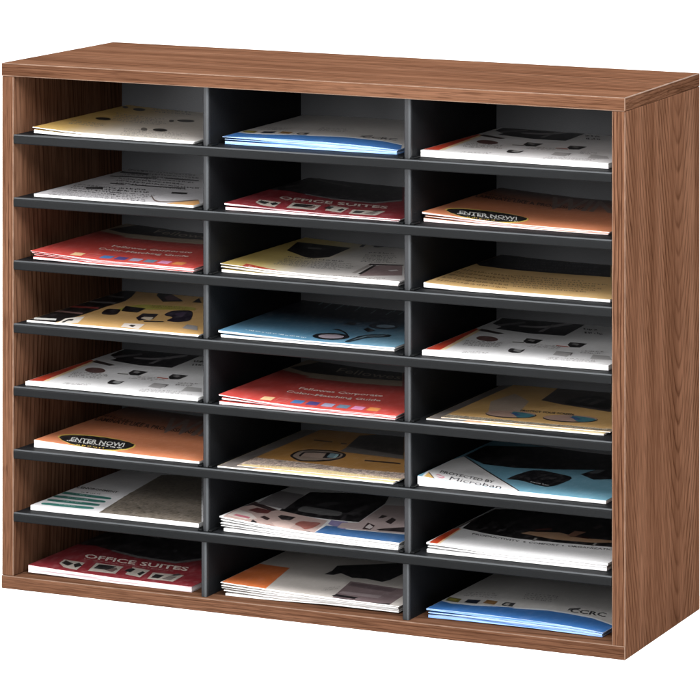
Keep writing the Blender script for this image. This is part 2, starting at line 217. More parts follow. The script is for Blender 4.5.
    ['P',(18,20,26),[(138.3,47.1),(139.9,40.8),(140.0,34.4),(138.8,28.3),(136.3,23.0),(132.5,18.8),(127.9,16.1),(122.7,14.9),(117.2,15.4),(111.8,17.5),(107.0,21.2),(103.0,25.9),(100.2,31.2),(98.7,37.3),(98.5,43.7),(99.6,50.0),(102.0,55.8),(105.6,60.4),(110.3,63.1),(115.5,64.3),(121.1,63.8),(126.4,61.6),(131.3,57.9),(135.3,53.0)]],
    ['P',(178,165,178),[(132.4,44.8),(133.2,41.0),(133.1,37.2),(132.1,33.5),(130.2,30.3),(127.5,27.6),(124.3,25.8),(120.7,24.9),(117.0,25.0),(113.4,26.1),(110.2,28.1),(107.7,30.9),(105.9,34.2),(105.0,38.0),(105.1,41.8),(106.1,45.5),(108.0,48.8),(110.7,51.4),(114.0,53.3),(117.6,54.2),(121.3,54.1),(124.9,53.0),(128.0,50.9),(130.6,48.2)]],
    ['P',(18,22,28),[(100.5,88.2),(106.6,97.2),(124.0,75.6),(136.0,51.3),(133.6,52.3),(121.2,74.0),(108.9,86.4)]],
    ['P',(24,40,50),[(144.2,11.1),(145.9,71.1),(175.0,86.2),(178.0,64.1),(157.7,52.8),(152.2,8.6)]],
    ['P',(120,150,165),[(148.6,22.9),(151.0,62.1),(169.5,76.0),(169.2,67.5),(155.2,59.7)]],
    ['P',(16,18,22),[(132.5,106.8),(132.6,121.4),(148.0,103.4),(144.3,89.4)]],
    ['P',(28,36,46),[(160.5,145.4),(162.0,139.4),(162.4,133.6),(161.5,128.1),(159.5,123.6),(156.5,120.1),(152.6,118.1),(148.2,117.5),(143.6,118.5),(139.0,120.9),(134.8,124.7),(131.2,129.6),(128.6,135.1),(127.0,141.1),(126.6,147.0),(127.5,152.4),(129.5,157.1),(132.6,160.5),(136.4,162.6),(140.9,163.2),(145.5,162.2),(150.1,159.7),(154.4,155.8),(157.9,151.0)]],
    ['P',(95,115,130),[(156.9,143.6),(157.6,140.6),(157.6,137.6),(156.8,134.8),(155.4,132.3),(153.4,130.5),(151.0,129.3),(148.3,128.8),(145.5,129.2),(142.8,130.3),(140.4,132.1),(138.4,134.4),(137.0,137.2),(136.3,140.2),(136.4,143.2),(137.1,146.0),(138.5,148.5),(140.5,150.4),(142.9,151.6),(145.7,152.0),(148.5,151.6),(151.2,150.5),(153.6,148.7),(155.5,146.3)]],
    ['P',(20,24,30),[(100.2,130.5),(99.5,150.8),(109.6,147.6),(113.2,130.0)]],
    ['P',(20,24,30),[(106.6,159.5),(111.1,168.2),(114.2,155.1)]],
    ['P',(130,150,160),[(27.3,241.4),(28.9,242.8),(24.6,272.8),(23.6,271.8)]],
    ['P',(130,150,160),[(41.1,221.1),(42.7,222.5),(38.5,252.3),(37.4,251.4)]],
    ['P',(130,150,160),[(37.3,249.9),(38.9,251.3),(34.7,281.4),(33.6,280.4)]],
    ['P',(130,150,160),[(55.4,220.4),(57.0,221.6),(52.8,251.6),(51.8,250.7)]],
    ['P',(130,150,160),[(52.7,243.8),(54.4,245.1),(50.2,275.2),(49.2,274.3)]],
    ['P',(130,150,160),[(57.7,254.1),(59.3,255.4),(55.2,285.7),(54.1,284.8)]],
    ['P',(130,150,160),[(76.2,230.2),(77.8,231.5),(73.7,261.5),(72.7,260.6)]],
    ['P',(130,150,160),[(72.3,252.7),(73.9,253.9),(69.8,284.1),(68.7,283.3)]],
    ['P',(130,150,160),[(78.2,250.9),(79.8,252.1),(75.7,282.3),(74.6,281.5)]],
    ['P',(130,150,160),[(98.3,222.2),(99.9,223.4),(96.0,253.3),(94.9,252.4)]],
    ['P',(130,150,160),[(89.0,259.3),(90.7,260.6),(86.7,290.9),(85.6,290.0)]],
    ['P',(130,150,160),[(99.5,254.7),(101.1,256.0),(97.1,286.2),(96.1,285.3)]],
    ['P',(130,150,160),[(116.8,221.2),(118.6,222.2),(114.5,252.7),(113.3,252.1)]],
    ['P',(130,150,160),[(116.5,246.2),(118.2,247.2),(114.1,277.9),(112.9,277.3)]],
    ['P',(130,150,160),[(129.8,228.5),(131.5,229.4),(127.5,260.0),(126.3,259.3)]],
  ],
  'ring': [
    ['K',(225,200,185),[(16.0,1.7),(8.4,64.2),(87.2,60.1),(135.6,50.7),(201.6,53.6),(241.7,-58.3),(84.8,-108.3)]],
    ['P',(235,212,155),[(35.1,-67.7),(23.2,18.0),(98.7,29.9),(91.9,32.2),(145.5,24.1),(214.3,18.2),(241.7,-58.3),(91.0,-124.1)]],
    ['G',(200,160,120),[(49.3,-4.8),(97.2,7.0),(89.8,31.0),(42.3,21.6)],2],
    ['G',(200,175,140),[(118.4,-11.0),(213.9,-8.5),(203.1,21.7),(110.3,19.4)],3],
    ['P',(30,24,24),[(49.5,92.4),(46.5,122.0),(52.9,141.4),(59.3,145.0),(81.6,150.1),(101.8,137.3),(109.0,113.4),(104.7,88.3),(90.3,72.0),(74.2,65.0),(66.1,70.7)]],
    ['P',(150,130,115),[(52.4,94.0),(49.3,123.6),(58.8,137.3),(82.7,142.3),(99.9,133.2),(104.8,113.1),(99.3,93.5),(85.0,77.2),(73.1,72.6),(67.3,76.5)]],
    ['P',(30,26,28),[(61.0,88.5),(54.2,124.3),(64.2,132.0),(87.4,134.5),(97.8,132.0),(103.8,102.2)]],
    ['P',(165,140,125),[(62.8,93.7),(58.3,120.3),(66.9,125.1),(81.6,127.1),(88.3,95.6)]],
    ['P',(110,140,150),[(90.0,104.8),(85.2,131.2),(93.5,129.6),(98.9,101.5)]],
    ['P',(150,185,190),[(98.2,103.2),(93.1,129.3),(96.9,127.3),(101.1,104.8)]],
    ['P',(70,64,60),[(87.2,176.5),(163.8,154.5),(112.3,298.1),(73.9,254.8)]],
    ['P',(120,112,106),[(89.8,146.3),(88.0,179.0),(163.2,156.2),(170.9,134.7)]],
    ['P',(70,50,40),[(136.2,101.9),(178.1,102.9),(176.0,110.9),(134.0,109.9)]],
    ['G',(40,36,34),[(101.7,179.3),(158.7,164.1),(133.5,234.3),(96.1,213.4)],3],
    ['P',(90,70,55),[(39.4,197.6),(62.4,196.6),(60.3,204.0),(37.3,205.0)]],
    ['P',(90,70,55),[(74.3,192.6),(81.4,192.3),(79.3,199.7),(72.3,200.0)]],
  ],
  'disc': [
    ['K',(235,215,190),[(16.1,-22.2),(11.0,27.6),(92.7,25.5),(89.8,23.9),(202.2,24.1),(232.8,-73.9),(77.9,-120.6)]],
    ['P',(235,195,140),[(21.9,-29.4),(26.1,-4.1),(100.0,3.5),(97.1,1.9),(164.3,-7.1),(212.2,-7.9),(238.0,-90.5),(77.9,-120.6)]],
    ['P',(196,172,152),[(51.6,55.4),(28.2,134.1),(34.9,198.5),(65.9,154.9),(77.3,90.9),(71.9,77.3)]],
    ['P',(48,40,42),[(102.5,69.5),(103.5,63.4),(102.6,57.3),(99.9,51.4),(95.6,46.2),(90.0,42.0),(83.4,39.2),(76.3,37.8),(69.2,38.1),(62.5,40.0),(56.7,43.3),(52.2,47.8),(49.3,53.3),(48.3,59.4),(49.1,65.6),(51.8,71.6),(56.1,76.8),(61.8,81.0),(68.4,83.9),(75.6,85.2),(82.8,84.9),(89.5,83.0),(95.2,79.6),(99.7,75.0)]],
    ['P',(196,158,140),[(100.3,73.2),(101.1,67.8),(100.2,62.1),(97.5,56.8),(93.2,52.0),(87.7,48.1),(81.3,45.4),(74.5,44.0),(67.6,44.2),(61.2,45.7),(55.7,48.6),(51.5,52.7),(48.9,57.6),(48.0,63.1),(48.9,68.8),(51.6,74.2),(55.8,79.1),(61.4,83.0),(67.8,85.7),(74.7,87.0),(81.6,86.9),(88.0,85.3),(93.5,82.3),(97.7,78.2)]],
    ['P',(70,135,150),[(69.3,81.2),(78.5,82.0),(92.9,77.2),(101.9,68.4),(99.1,53.1),(88.4,45.1)]],
    ['P',(60,95,150),[(70.8,73.4),(78.9,73.7),(88.2,59.7),(81.4,59.1)]],
    ['P',(48,40,42),[(170.5,75.0),(171.4,69.0),(170.2,62.8),(167.1,56.8),(162.4,51.5),(156.2,47.2),(149.1,44.2),(141.5,42.7),(133.9,42.8),(126.9,44.5),(120.8,47.7),(116.2,52.2),(113.4,57.6),(112.5,63.7),(113.6,70.0),(116.6,76.0),(121.4,81.4),(127.6,85.7),(134.8,88.7),(142.5,90.2),(150.1,90.1),(157.2,88.3),(163.2,85.0),(167.7,80.5)]],
    ['P',(196,158,140),[(168.4,78.8),(169.1,73.3),(167.8,67.6),(164.8,62.2),(160.1,57.3),(154.0,53.2),(147.1,50.4),(139.8,48.9),(132.4,48.8),(125.7,50.3),(119.9,53.1),(115.6,57.0),(112.9,61.9),(112.2,67.4),(113.4,73.1),(116.4,78.6),(121.2,83.6),(127.2,87.6),(134.2,90.5),(141.6,92.0),(149.0,92.0),(155.7,90.6),(161.5,87.7),(165.8,83.7)]],
    ['P',(70,135,150),[(135.7,86.0),(145.4,87.2),(160.5,82.9),(169.8,74.4),(166.3,58.9),(154.6,50.4)]],
    ['P',(60,95,150),[(136.9,78.3),(145.5,78.8),(154.9,65.1),(147.7,64.3)]],
    ['T', (60, 52, 50), 'PROTECT YOUR SCREEN', (77.8, 86.9), (138.1, 89.5), (75.3, 98.3), 1],
    ['P',(78,70,68),[(75.4,168.9),(64.9,267.9),(126.7,260.4),(167.4,130.1),(104.8,152.4)]],
    ['P',(26,24,26),[(103.6,156.1),(102.0,196.8),(114.2,231.3),(140.0,217.9),(164.6,139.2),(139.3,152.1)]],
    ['P',(92,86,86),[(110.9,174.3),(117.4,210.9),(138.7,206.2),(135.0,165.9)]],
    ['P',(30,28,30),[(118.0,172.8),(121.7,207.7),(130.3,201.5),(128.5,165.6)]],
    ['P',(195,120,95),[(154.0,-9.8),(177.1,-7.2),(199.0,-11.3),(185.2,-12.8)]],
  ],
  'mag': [
    ['P',(206,176,168),[(3.6,1.1),(-1.2,57.4),(-7.8,106.5),(37.2,82.3),(78.4,74.8),(101.2,71.6),(115.3,-9.9),(108.6,-14.4),(89.3,-10.8),(42.4,-4.9)]],
    ['P',(70,52,52),[(-2.2,59.8),(-7.8,106.5),(36.0,81.0),(33.2,71.0),(5.8,82.4)]],
    ['P',(120,60,58),[(11.6,54.0),(14.5,74.1),(33.2,73.0),(34.7,54.8),(25.0,49.1)]],
    ['P',(236,222,214),[(4.3,11.6),(2.4,48.9),(21.6,40.5),(36.2,22.2),(28.1,8.5)]],
    ['P',(215,120,135),[(9.6,15.5),(9.7,25.4),(28.1,23.1),(29.4,13.8)]],
    ['P',(45,36,38),[(49.4,50.7),(49.6,60.7),(66.1,62.6),(67.7,41.8),(58.7,38.6)]],
    ['P',(40,32,34),[(37.2,-0.9),(34.6,13.7),(43.1,5.6),(45.0,-7.0)]],
    ['P',(60,42,42),[(35.8,31.5),(36.5,42.1),(47.0,33.7),(48.2,22.3)]],
    ['P',(226,196,186),[(55.3,17.7),(62.0,39.0),(80.2,28.1),(84.1,-6.4),(72.8,-8.1)]],
    ['P',(168,98,88),[(78.4,26.3),(78.1,50.1),(88.2,50.6),(100.4,56.5),(103.0,24.6),(99.5,7.9),(90.7,19.3)]],
    ['P',(196,150,140),[(46.0,-1.2),(58.3,6.3),(84.1,-6.4),(78.2,-17.0),(59.1,-12.1)]],
    ['P',(90,62,60),[(92.7,-2.6),(107.2,3.7),(110.0,-1.1),(111.1,-8.0),(101.4,-7.0)]],
    ['P',(24,22,24),[(38.7,80.9),(30.5,175.5),(28.2,198.6),(102.2,262.6),(118.6,202.4),(133.2,83.7),(100.0,78.7),(72.1,75.4)]],
    ['P',(112,112,112),[(53.8,92.6),(50.2,122.8),(57.0,127.6),(52.1,124.6),(96.9,129.6),(104.1,102.9),(84.6,95.7)]],
    ['P',(64,62,64),[(103.4,122.1),(102.5,181.3),(112.4,178.1),(116.3,111.2)]],
    ['P',(70,68,70),[(57.2,137.8),(67.4,173.2),(77.7,173.5),(71.4,137.1)]],
    ['P',(150,144,146),[(6.5,93.2),(40.6,91.0),(29.1,179.0),(-1.7,176.5)]],
    ['P',(150,140,190),[(108.8,52.6),(103.9,75.5),(123.1,76.8),(138.4,29.6),(128.6,37.2)]],
    ['P',(62,108,164),[(115.1,-12.8),(110.5,44.1),(122.7,45.7),(130.8,35.9),(202.6,46.7),(220.4,0.2)]],
    ['P',(206,184,182),[(124.5,41.1),(119.2,69.4),(134.7,79.9),(122.3,192.8),(143.3,201.1),(200.9,51.2),(158.4,43.2)]],
    ['P',(60,48,48),[(143.8,115.3),(140.4,137.5),(148.8,133.4),(147.7,120.9)]],
    ['P',(60,48,48),[(158.1,100.7),(155.9,128.4),(164.4,119.6),(167.9,92.8)]],
    ['P',(50,40,42),[(164.9,57.1),(187.5,86.0),(198.0,58.7),(170.5,51.4)]],
    ['P',(70,52,54),[(151.5,48.0),(143.4,85.8),(156.1,75.2),(161.0,49.7)]],
    ['P',(235,222,220),[(150.6,58.9),(147.8,79.1),(157.7,66.7),(158.2,52.6)]],
  ],
  'sheet': [
    ['P',(238,122,60),[(1.9,-5.6),(-9.3,117.8),(37.1,119.2),(44.3,66.8),(55.1,-9.4)]],
    ['P',(132,112,114),[(134.6,-18.6),(119.5,94.3),(186.0,88.1),(195.0,63.1),(199.6,-8.8)]],
    ['P',(30,25,28),[(128.8,8.1),(129.1,20.6),(156.9,18.2),(155.5,8.5)]],
    ['P',(28,24,26),[(172.4,-14.9),(171.7,-1.6),(198.0,8.3),(199.3,-9.0)]],
    ['P',(165,148,150),[(130.2,26.7),(129.9,38.9),(176.0,41.5),(176.6,26.1)]],
    ['P',(104,86,90),[(125.3,69.6),(124.0,86.7),(177.9,82.7),(177.6,64.7)]],
    ['P',(84,68,72),[(136.8,-6.7),(137.4,5.1),(166.9,2.2),(166.0,-8.8)]],
    ['P',(26,24,26),[(81.6,111.0),(82.3,134.4),(77.5,163.4),(137.2,224.5),(156.0,172.1),(154.8,125.6),(151.0,110.4),(130.1,116.3),(114.7,111.8),(95.1,127.9),(91.8,113.6)]],
    ['G',(185,178,172),[(109.1,22.4),(123.8,46.2),(119.9,65.8),(106.5,47.2)],2],
  ],
  'tan': [
    ['P',(40,38,42),[(-19.7,202.5),(7.4,159.6),(46.9,156.6),(158.7,163.9),(82.9,396.9),(-21.4,314.2)]],
    ['G',(150,110,62),[(4.7,18.2),(98.7,12.4),(61.8,119.0),(-0.5,129.7)],5],
    ['G',(150,110,62),[(90.3,31.4),(192.8,34.2),(162.3,127.7),(58.5,123.2)],6],
    ['G',(95,92,98),[(44.0,165.0),(155.2,174.6),(101.2,340.7),(13.0,283.9)],7],
    ['P',(180,150,110),[(-14.5,188.0),(-15.3,199.7),(-0.7,182.7),(-0.8,173.3)]],
  ],
  'micro': [
    ['P',(238,236,236),[(21.8,-95.6),(-3.2,46.6),(-0.3,109.0),(4.2,139.1),(107.9,10.0),(131.0,-23.1),(156.4,-98.7),(83.2,-150.5)]],
    ['P',(70,66,66),[(4.2,139.1),(107.9,10.0),(131.0,-23.1),(132.7,-22.0),(99.6,24.4),(4.6,142.6)]],
    ['P',(236,192,110),[(7.9,-5.1),(2.9,29.4),(21.5,-4.1),(15.4,-5.4)]],
    ['P',(120,95,70),[(2.9,29.4),(29.0,-16.0),(28.3,-17.7),(2.8,26.3)]],
    ['P',(90,85,85),[(16.8,-18.6),(56.9,-30.2),(56.1,-27.0),(16.1,-15.5)]],
    ['P',(110,105,105),[(56.9,-30.2),(77.9,-25.3),(76.9,-21.4),(55.9,-26.2)]],
    ['T', (38, 36, 40), 'PROTECTED BY', (13.2, 33.9), (78.6, 23.6), (10.8, 46.8), 1],
    ['T', (70, 68, 76), 'Microban', (34.1, 5.7), (95.1, -0.8), (30.4, 24.0), 0],
    ['P',(225,140,160),[(14.6,15.4),(14.4,25.2),(26.7,15.9),(26.3,5.6),(18.3,9.4),(18.8,11.8),(24.2,11.4),(24.2,15.3),(16.7,19.6)]],
    ['P',(16,16,20),[(83.2,54.1),(83.0,54.0),(82.9,78.5),(88.3,121.2),(95.9,127.8),(105.6,128.3),(143.7,111.0),(140.6,52.1),(133.9,38.2),(116.5,46.5),(97.4,59.7)]],
    ['P',(20,20,24),[(141.9,131.7),(149.1,171.3),(161.3,184.2),(181.1,122.0),(164.4,108.4)]],
    ['P',(90,95,100),[(147.6,145.3),(151.9,188.3),(158.7,187.6),(157.1,146.4)]],
    ['T', (215, 220, 225), 'Laptop Riser', (110.1, 56.1), (134.7, 46.4), (108.8, 62.2), 0],
    ['P',(16,15,18),[(4.1,144.2),(35.8,115.2),(69.9,122.2),(67.2,119.9),(164.0,175.8),(120.4,313.2),(4.0,217.2)]],
  ],
  'prod': [
    ['P',(210,66,28),[(3.2,-8.9),(-3.2,101.4),(6.3,93.4),(12.8,-10.6)]],
    ['P',(246,205,160),[(12.8,-10.6),(6.3,93.4),(8.2,92.8),(15.7,-9.5)]],
    ['P',(18,15,16),[(7.8,96.3),(40.2,83.7),(75.4,76.9),(71.8,77.3),(126.3,79.9),(182.0,87.6),(116.6,296.8),(3.6,221.4),(1.9,157.0)]],
    ['P',(120,110,105),[(-0.5,88.8),(1.2,161.4),(3.7,159.2),(3.7,88.8)]],
    ['T', (70, 68, 70), 'PRODUCTIVITY', (28.1, 69.8), (86.0, 59.1), (26.3, 78.4), 1],
    ['T', (70, 68, 70), 'COMFORT', (96.8, 58.5), (130.0, 61.2), (95.1, 67.1), 1],
    ['T', (70, 68, 70), 'ORGANIZATION', (139.4, 63.5), (194.0, 70.7), (137.8, 72.0), 1],
    ['P',(70,68,70),[(91.8,63.7),(92.1,62.9),(92.2,62.0),(92.2,61.3),(92.1,60.7),(92.0,60.2),(91.7,59.9),(91.4,59.8),(91.0,60.0),(90.6,60.3),(90.2,60.8),(89.8,61.5),(89.5,62.2),(89.3,63.0),(89.2,63.8),(89.2,64.6),(89.2,65.2),(89.4,65.7),(89.7,66.0),(90.0,66.1),(90.4,65.9),(90.8,65.6),(91.2,65.1),(91.5,64.4)]],
    ['P',(70,68,70),[(134.7,66.0),(134.9,65.2),(135.1,64.4),(135.1,63.7),(135.0,63.0),(134.9,62.6),(134.6,62.3),(134.3,62.2),(134.0,62.4),(133.6,62.7),(133.2,63.2),(132.9,63.9),(132.6,64.6),(132.4,65.4),(132.2,66.2),(132.2,67.0),(132.3,67.6),(132.4,68.1),(132.7,68.3),(133.0,68.4),(133.3,68.3),(133.7,67.9),(134.1,67.4),(134.4,66.8)]],
    ['P',(194,150,114),[(72.4,107.4),(76.8,121.6),(106.8,135.2),(120.8,127.2),(146.0,119.9),(170.8,123.5),(174.6,111.2),(155.8,99.3),(115.3,94.1)]],
    ['P',(60,25,20),[(123.3,119.5),(146.7,117.6),(144.3,125.3),(124.9,129.8)]],
    ['P',(160,110,85),[(120.0,122.1),(119.3,152.4),(132.2,153.1),(128.7,122.9)]],
    ['P',(110,60,50),[(78.1,137.6),(92.4,154.3),(95.4,144.9),(82.0,130.8)]],
    ['P',(90,82,80),[(130.2,180.1),(132.9,202.6),(140.0,195.7),(136.8,174.8)]],
    ['P',(150,145,140),[(96.1,72.8),(93.3,91.3),(96.3,91.3),(99.3,73.0)]],
    ['P',(150,145,140),[(160.9,80.6),(158.4,101.0),(161.4,101.0),(163.6,80.6)]],
  ],
}
CELL_ART = {(0, 0): 'leaf', (1, 0): 'news', (2, 0): 'red', (3, 0): 'tech', (4, 0): 'cat', (5, 0): 'enter', (6, 0): 'green', (7, 0): 'suite', (0, 1): 'blue', (1, 1): 'suite', (2, 1): 'lam', (3, 1): 'vis', (4, 1): 'red', (5, 1): 'ring', (6, 1): 'mag', (7, 1): 'sheet', (0, 2): 'cat', (1, 2): 'enter', (2, 2): 'tan', (3, 2): 'cat', (4, 2): 'disc', (5, 2): 'micro', (6, 2): 'prod', (7, 2): 'blue'}

SHELF0, SHELF_STEP = 0.0162, 0.0724
WB = 0.332      # laminate tone
PK = 0.85      # ink and paper tone

# ------------------------------------------------------------------ helpers
def lin(c, k=1.0, grey=0.0):
    out = []
    g = (c[0] + c[1] + c[2]) / 3.0
    for v in c[:3]:
        v = (v + (g - v) * grey) / 255.0
        out.append((v / 12.92 if v <= 0.04045 else ((v + 0.055) / 1.055) ** 2.4) * k)
    return (out[0], out[1], out[2], 1.0)


def link(name, mesh, mat, parent=None, loc=(0, 0, 0)):
    o = bpy.data.objects.new(name, mesh)
    COL.objects.link(o)
    if mat:
        mesh.materials.append(mat)
    o.location = loc
    if parent:
        o.parent = parent
    return o


def thing(name, label, cat, loc=(0, 0, 0), rz=0.0, group=None):
    o = bpy.data.objects.new(name, None)
    o.empty_display_size = 0.05
    COL.objects.link(o)
    o.location = loc
    o.rotation_euler = (0, 0, rz)
    o['label'] = label
    o['category'] = cat
    if group:
        o['group'] = group
    return o


def nd(nt, t, x=0, y=0, **kw):
    n = nt.nodes.new(t)
    n.location = (x, y)
    for k, v in kw.items():
        setattr(n, k, v)
    return n


def base_mat(name):
    m = bpy.data.materials.new(name)
    m.use_nodes = True
    nt = m.node_tree
    b = nt.nodes['Principled BSDF']
    return m, nt, b


def math_node(nt, op, a, b=None, c=None):
    n = nt.nodes.new('ShaderNodeMath')
    n.operation = op
    for i, v in enumerate((a, b, c)):
        if v is None:
            continue
        if isinstance(v, (int, float)):
            n.inputs[i].default_value = v
        else:
            nt.links.new(v, n.inputs[i])
    return n.outputs[0]


def noise(nt, vec, scale=(1, 1, 1), s=1.0, detail=2.0, rough=0.5, dist=0.0, off=(0, 0, 0)):
    mp = nt.nodes.new('ShaderNodeMapping')
    mp.inputs['Scale'].default_value = scale
    mp.inputs['Location'].default_value = off
    nt.links.new(vec, mp.inputs['Vector'])
    n = nt.nodes.new('ShaderNodeTexNoise')
    n.inputs['Scale'].default_value = s
    n.inputs['Detail'].default_value = detail
    n.inputs['Roughness'].default_value = rough
    n.inputs['Distortion'].default_value = dist
    nt.links.new(mp.outputs[0], n.inputs['Vector'])
    return n.outputs['Fac']


def ramp(nt, fac, stops, interp='LINEAR'):
    r = nt.nodes.new('ShaderNodeValToRGB')
    e = r.color_ramp.elements
    r.color_ramp.interpolation = interp
    while len(e) < len(stops):
        e.new(0.5)
    for el, (p, c) in zip(e, stops):
        el.position = p
        el.color = c if len(c) == 4 else (*c, 1)
    nt.links.new(fac, r.inputs[0])
    return r.outputs[0]


def mixc(nt, fac, a, b, mode='MIX'):
    n = nt.nodes.new('ShaderNodeMix')
    n.data_type = 'RGBA'
    n.blend_type = mode
    for sock, v in ((n.inputs[0], fac), (n.inputs[6], a), (n.inputs[7], b)):
        if isinstance(v, (int, float)):
            sock.default_value = v
        elif isinstance(v, tuple):
            sock.default_value = v
        else:
            nt.links.new(v, sock)
    return n.outputs[2]


# walnut laminate: grain runs along `long`, the growth-ring pattern spreads across `cross`
def wood(name, long='z', cross='y', centres=((0.1, 1.0),), bright=1.0, seed=0.0, gap=0.0065, steep=9.0, edge=3.0, wav=0.04, e=0.014):
    m, nt, b = base_mat(name)
    tc = nt.nodes.new('ShaderNodeTexCoord')
    sp = nt.nodes.new('ShaderNodeSeparateXYZ')
    nt.links.new(tc.outputs['Object'], sp.inputs[0])
    ax = {'x': sp.outputs[0], 'y': sp.outputs[1], 'z': sp.outputs[2]}
    third = [k for k in 'xyz' if k not in (long, cross)][0]
    cb = nt.nodes.new('ShaderNodeCombineXYZ')
    nt.links.new(ax[cross], cb.inputs[0])
    nt.links.new(ax[long], cb.inputs[1])
    nt.links.new(ax[third], cb.inputs[2])
    v = cb.outputs[0]
    o = (seed, seed * 1.7, seed * 0.6)
    warp = noise(nt, v, (8, 1.5, 8), 1.0, 3.0, 0.5, 0.0, o)
    warp2 = noise(nt, v, (70, 9, 70), 1.0, 2.0, 0.5, 0.0, o)
    w = math_node(nt, 'MULTIPLY_ADD', warp, wav, -wav / 2)
    w2 = math_node(nt, 'MULTIPLY_ADD', warp2, 0.007, -0.0035)
    c = math_node(nt, 'ADD', math_node(nt, 'ADD', math_node(nt, 'ADD', ax[cross], math_node(nt, 'MULTIPLY', ax[third], edge)), w), w2)
    f = None
    for cx, sgn in centres:
        d = math_node(nt, 'ADD', c, -cx)
        d2 = math_node(nt, 'MULTIPLY', d, d)
        rr = math_node(nt, 'SQRT', math_node(nt, 'ADD', d2, e ** 2))
        g = math_node(nt, 'MULTIPLY', rr, 1.0 / gap)
        g = math_node(nt, 'MULTIPLY_ADD', ax[long], -steep * sgn, g)
        f = g if f is None else math_node(nt, 'MINIMUM', f, math_node(nt, 'ADD', g, 7.3))
    fr = math_node(nt, 'FRACT', f)
    band = ramp(nt, fr, [(0.0, (0.3,) * 3), (0.08, (0.0,) * 3), (0.50, (0.10,) * 3), (0.72, (0.38,) * 3), (0.84, (1,) * 3), (0.93, (0.95,) * 3), (1.0, (0.3,) * 3)])
    # how strongly a ring shows varies from place to place
    st = noise(nt, v, (24, 3, 24), 1.0, 2.0, 0.5, 0.0, (seed + 4, 1, 2))
    st = ramp(nt, st, [(0.36, (0.15,) * 3), (0.68, (1,) * 3)])
    ringf = math_node(nt, 'MULTIPLY', band, st)
    tone = noise(nt, v, (30, 1.6, 30), 1.0, 3.0, 0.6, 0.0, (seed + 9, 3, 1))
    col = ramp(nt, tone, [(0.30, lin((132, 91, 68), bright)), (0.5, lin((154, 109, 83), bright)), (0.72, lin((172, 126, 99), bright))])
    col = mixc(nt, math_node(nt, 'MULTIPLY', ringf, 0.92), col, lin((74, 42, 27), bright))
    fib = noise(nt, v, (620, 9, 620), 1.0, 2.0, 0.65, 0.0, o)
    fibr = ramp(nt, fib, [(0.30, (0.66, 0.64, 0.62)), (0.52, (1, 1, 1)), (0.75, (1.12, 1.12, 1.12))])
    col = mixc(nt, 0.85, col, fibr, 'MULTIPLY')
    pore = noise(nt, v, (1150, 34, 1150), 1.0, 1.0, 0.5, 0.0, (seed, 7, 3))
    porer = ramp(nt, pore, [(0.57, (0,) * 3), (0.66, (1,) * 3)])
    col = mixc(nt, math_node(nt, 'MULTIPLY', porer, 0.5), col, lin((66, 38, 26), bright))
    fleck = noise(nt, v, (300, 11, 300), 1.0, 2.0, 0.6, 0.0, (seed + 2, 5, 8))
    fleckr = ramp(nt, fleck, [(0.55, (0,) * 3), (0.66, (1,) * 3)])
    col = mixc(nt, math_node(nt, 'MULTIPLY', fleckr, 0.42), col, lin((78, 46, 30), bright))
    nt.links.new(col, b.inputs['Base Color'])
    b.inputs['Roughness'].default_value = 0.6
    b.inputs['Specular IOR Level'].default_value = 0.0
    bp = nt.nodes.new('ShaderNodeBump')
    bp.inputs['Strength'].default_value = 0.03
    bp.inputs['Distance'].default_value = 0.0006
    nt.links.new(fib, bp.inputs['Height'])
    nt.links.new(bp.outputs[0], b.inputs['Normal'])
    return m


def plastic(name, col, rough=0.45, grain=0.35, speck=0.25, spec=0.5):
    m, nt, b = base_mat(name)
    tc = nt.nodes.new('ShaderNodeTexCoord')
    n = noise(nt, tc.outputs['Object'], (1, 1, 1), 900, 2.0, 0.6)
    n2 = noise(nt, tc.outputs['Object'], (1, 1, 1), 14, 3.0, 0.6)
    c = mixc(nt, math_node(nt, 'MULTIPLY', n, speck * 2), tuple(x * 0.75 for x in col[:3]) + (1,), tuple(min(1, x * 1.5) for x in col[:3]) + (1,))
    c = mixc(nt, 0.5, c, ramp(nt, n2, [(0.3, (0.8,) * 3), (0.7, (1.15,) * 3)]), 'MULTIPLY')
    nt.links.new(c, b.inputs['Base Color'])
    b.inputs['Roughness'].default_value = rough
    b.inputs['Specular IOR Level'].default_value = spec
    bp = nt.nodes.new('ShaderNodeBump')
    bp.inputs['Strength'].default_value = grain
    bp.inputs['Distance'].default_value = 0.0005
    nt.links.new(n, bp.inputs['Height'])
    nt.links.new(bp.outputs[0], b.inputs['Normal'])
    return m


def print_mat():
    m, nt, b = base_mat('printed_paper')
    a = nt.nodes.new('ShaderNodeAttribute')
    a.attribute_name = 'print'
    tc = nt.nodes.new('ShaderNodeTexCoord')
    n = noise(nt, tc.outputs['Object'], (1, 1, 1), 1500, 1.0, 0.5)
    c = mixc(nt, 0.35, a.outputs['Color'], ramp(nt, n, [(0.3, (0.82,) * 3), (0.7, (1.12,) * 3)]), 'MULTIPLY')
    n2 = noise(nt, tc.outputs['Object'], (1, 0.35, 1), 170, 4.0, 0.65)
    c = mixc(nt, 1.0, c, ramp(nt, n2, [(0.48, (0, 0, 0)), (0.70, (0.055, 0.05, 0.052))]), 'ADD')
    n3 = noise(nt, tc.outputs['Object'], (1, 1, 1), 22, 3.0, 0.6)
    c = mixc(nt, 1.0, c, ramp(nt, n3, [(0.30, (0.90, 0.90, 0.89)), (0.65, (1.0, 1.0, 1.0))]), 'MULTIPLY')
    nt.links.new(c, b.inputs['Base Color'])
    b.inputs['Roughness'].default_value = 0.38
    b.inputs['Specular IOR Level'].default_value = 0.4
    return m


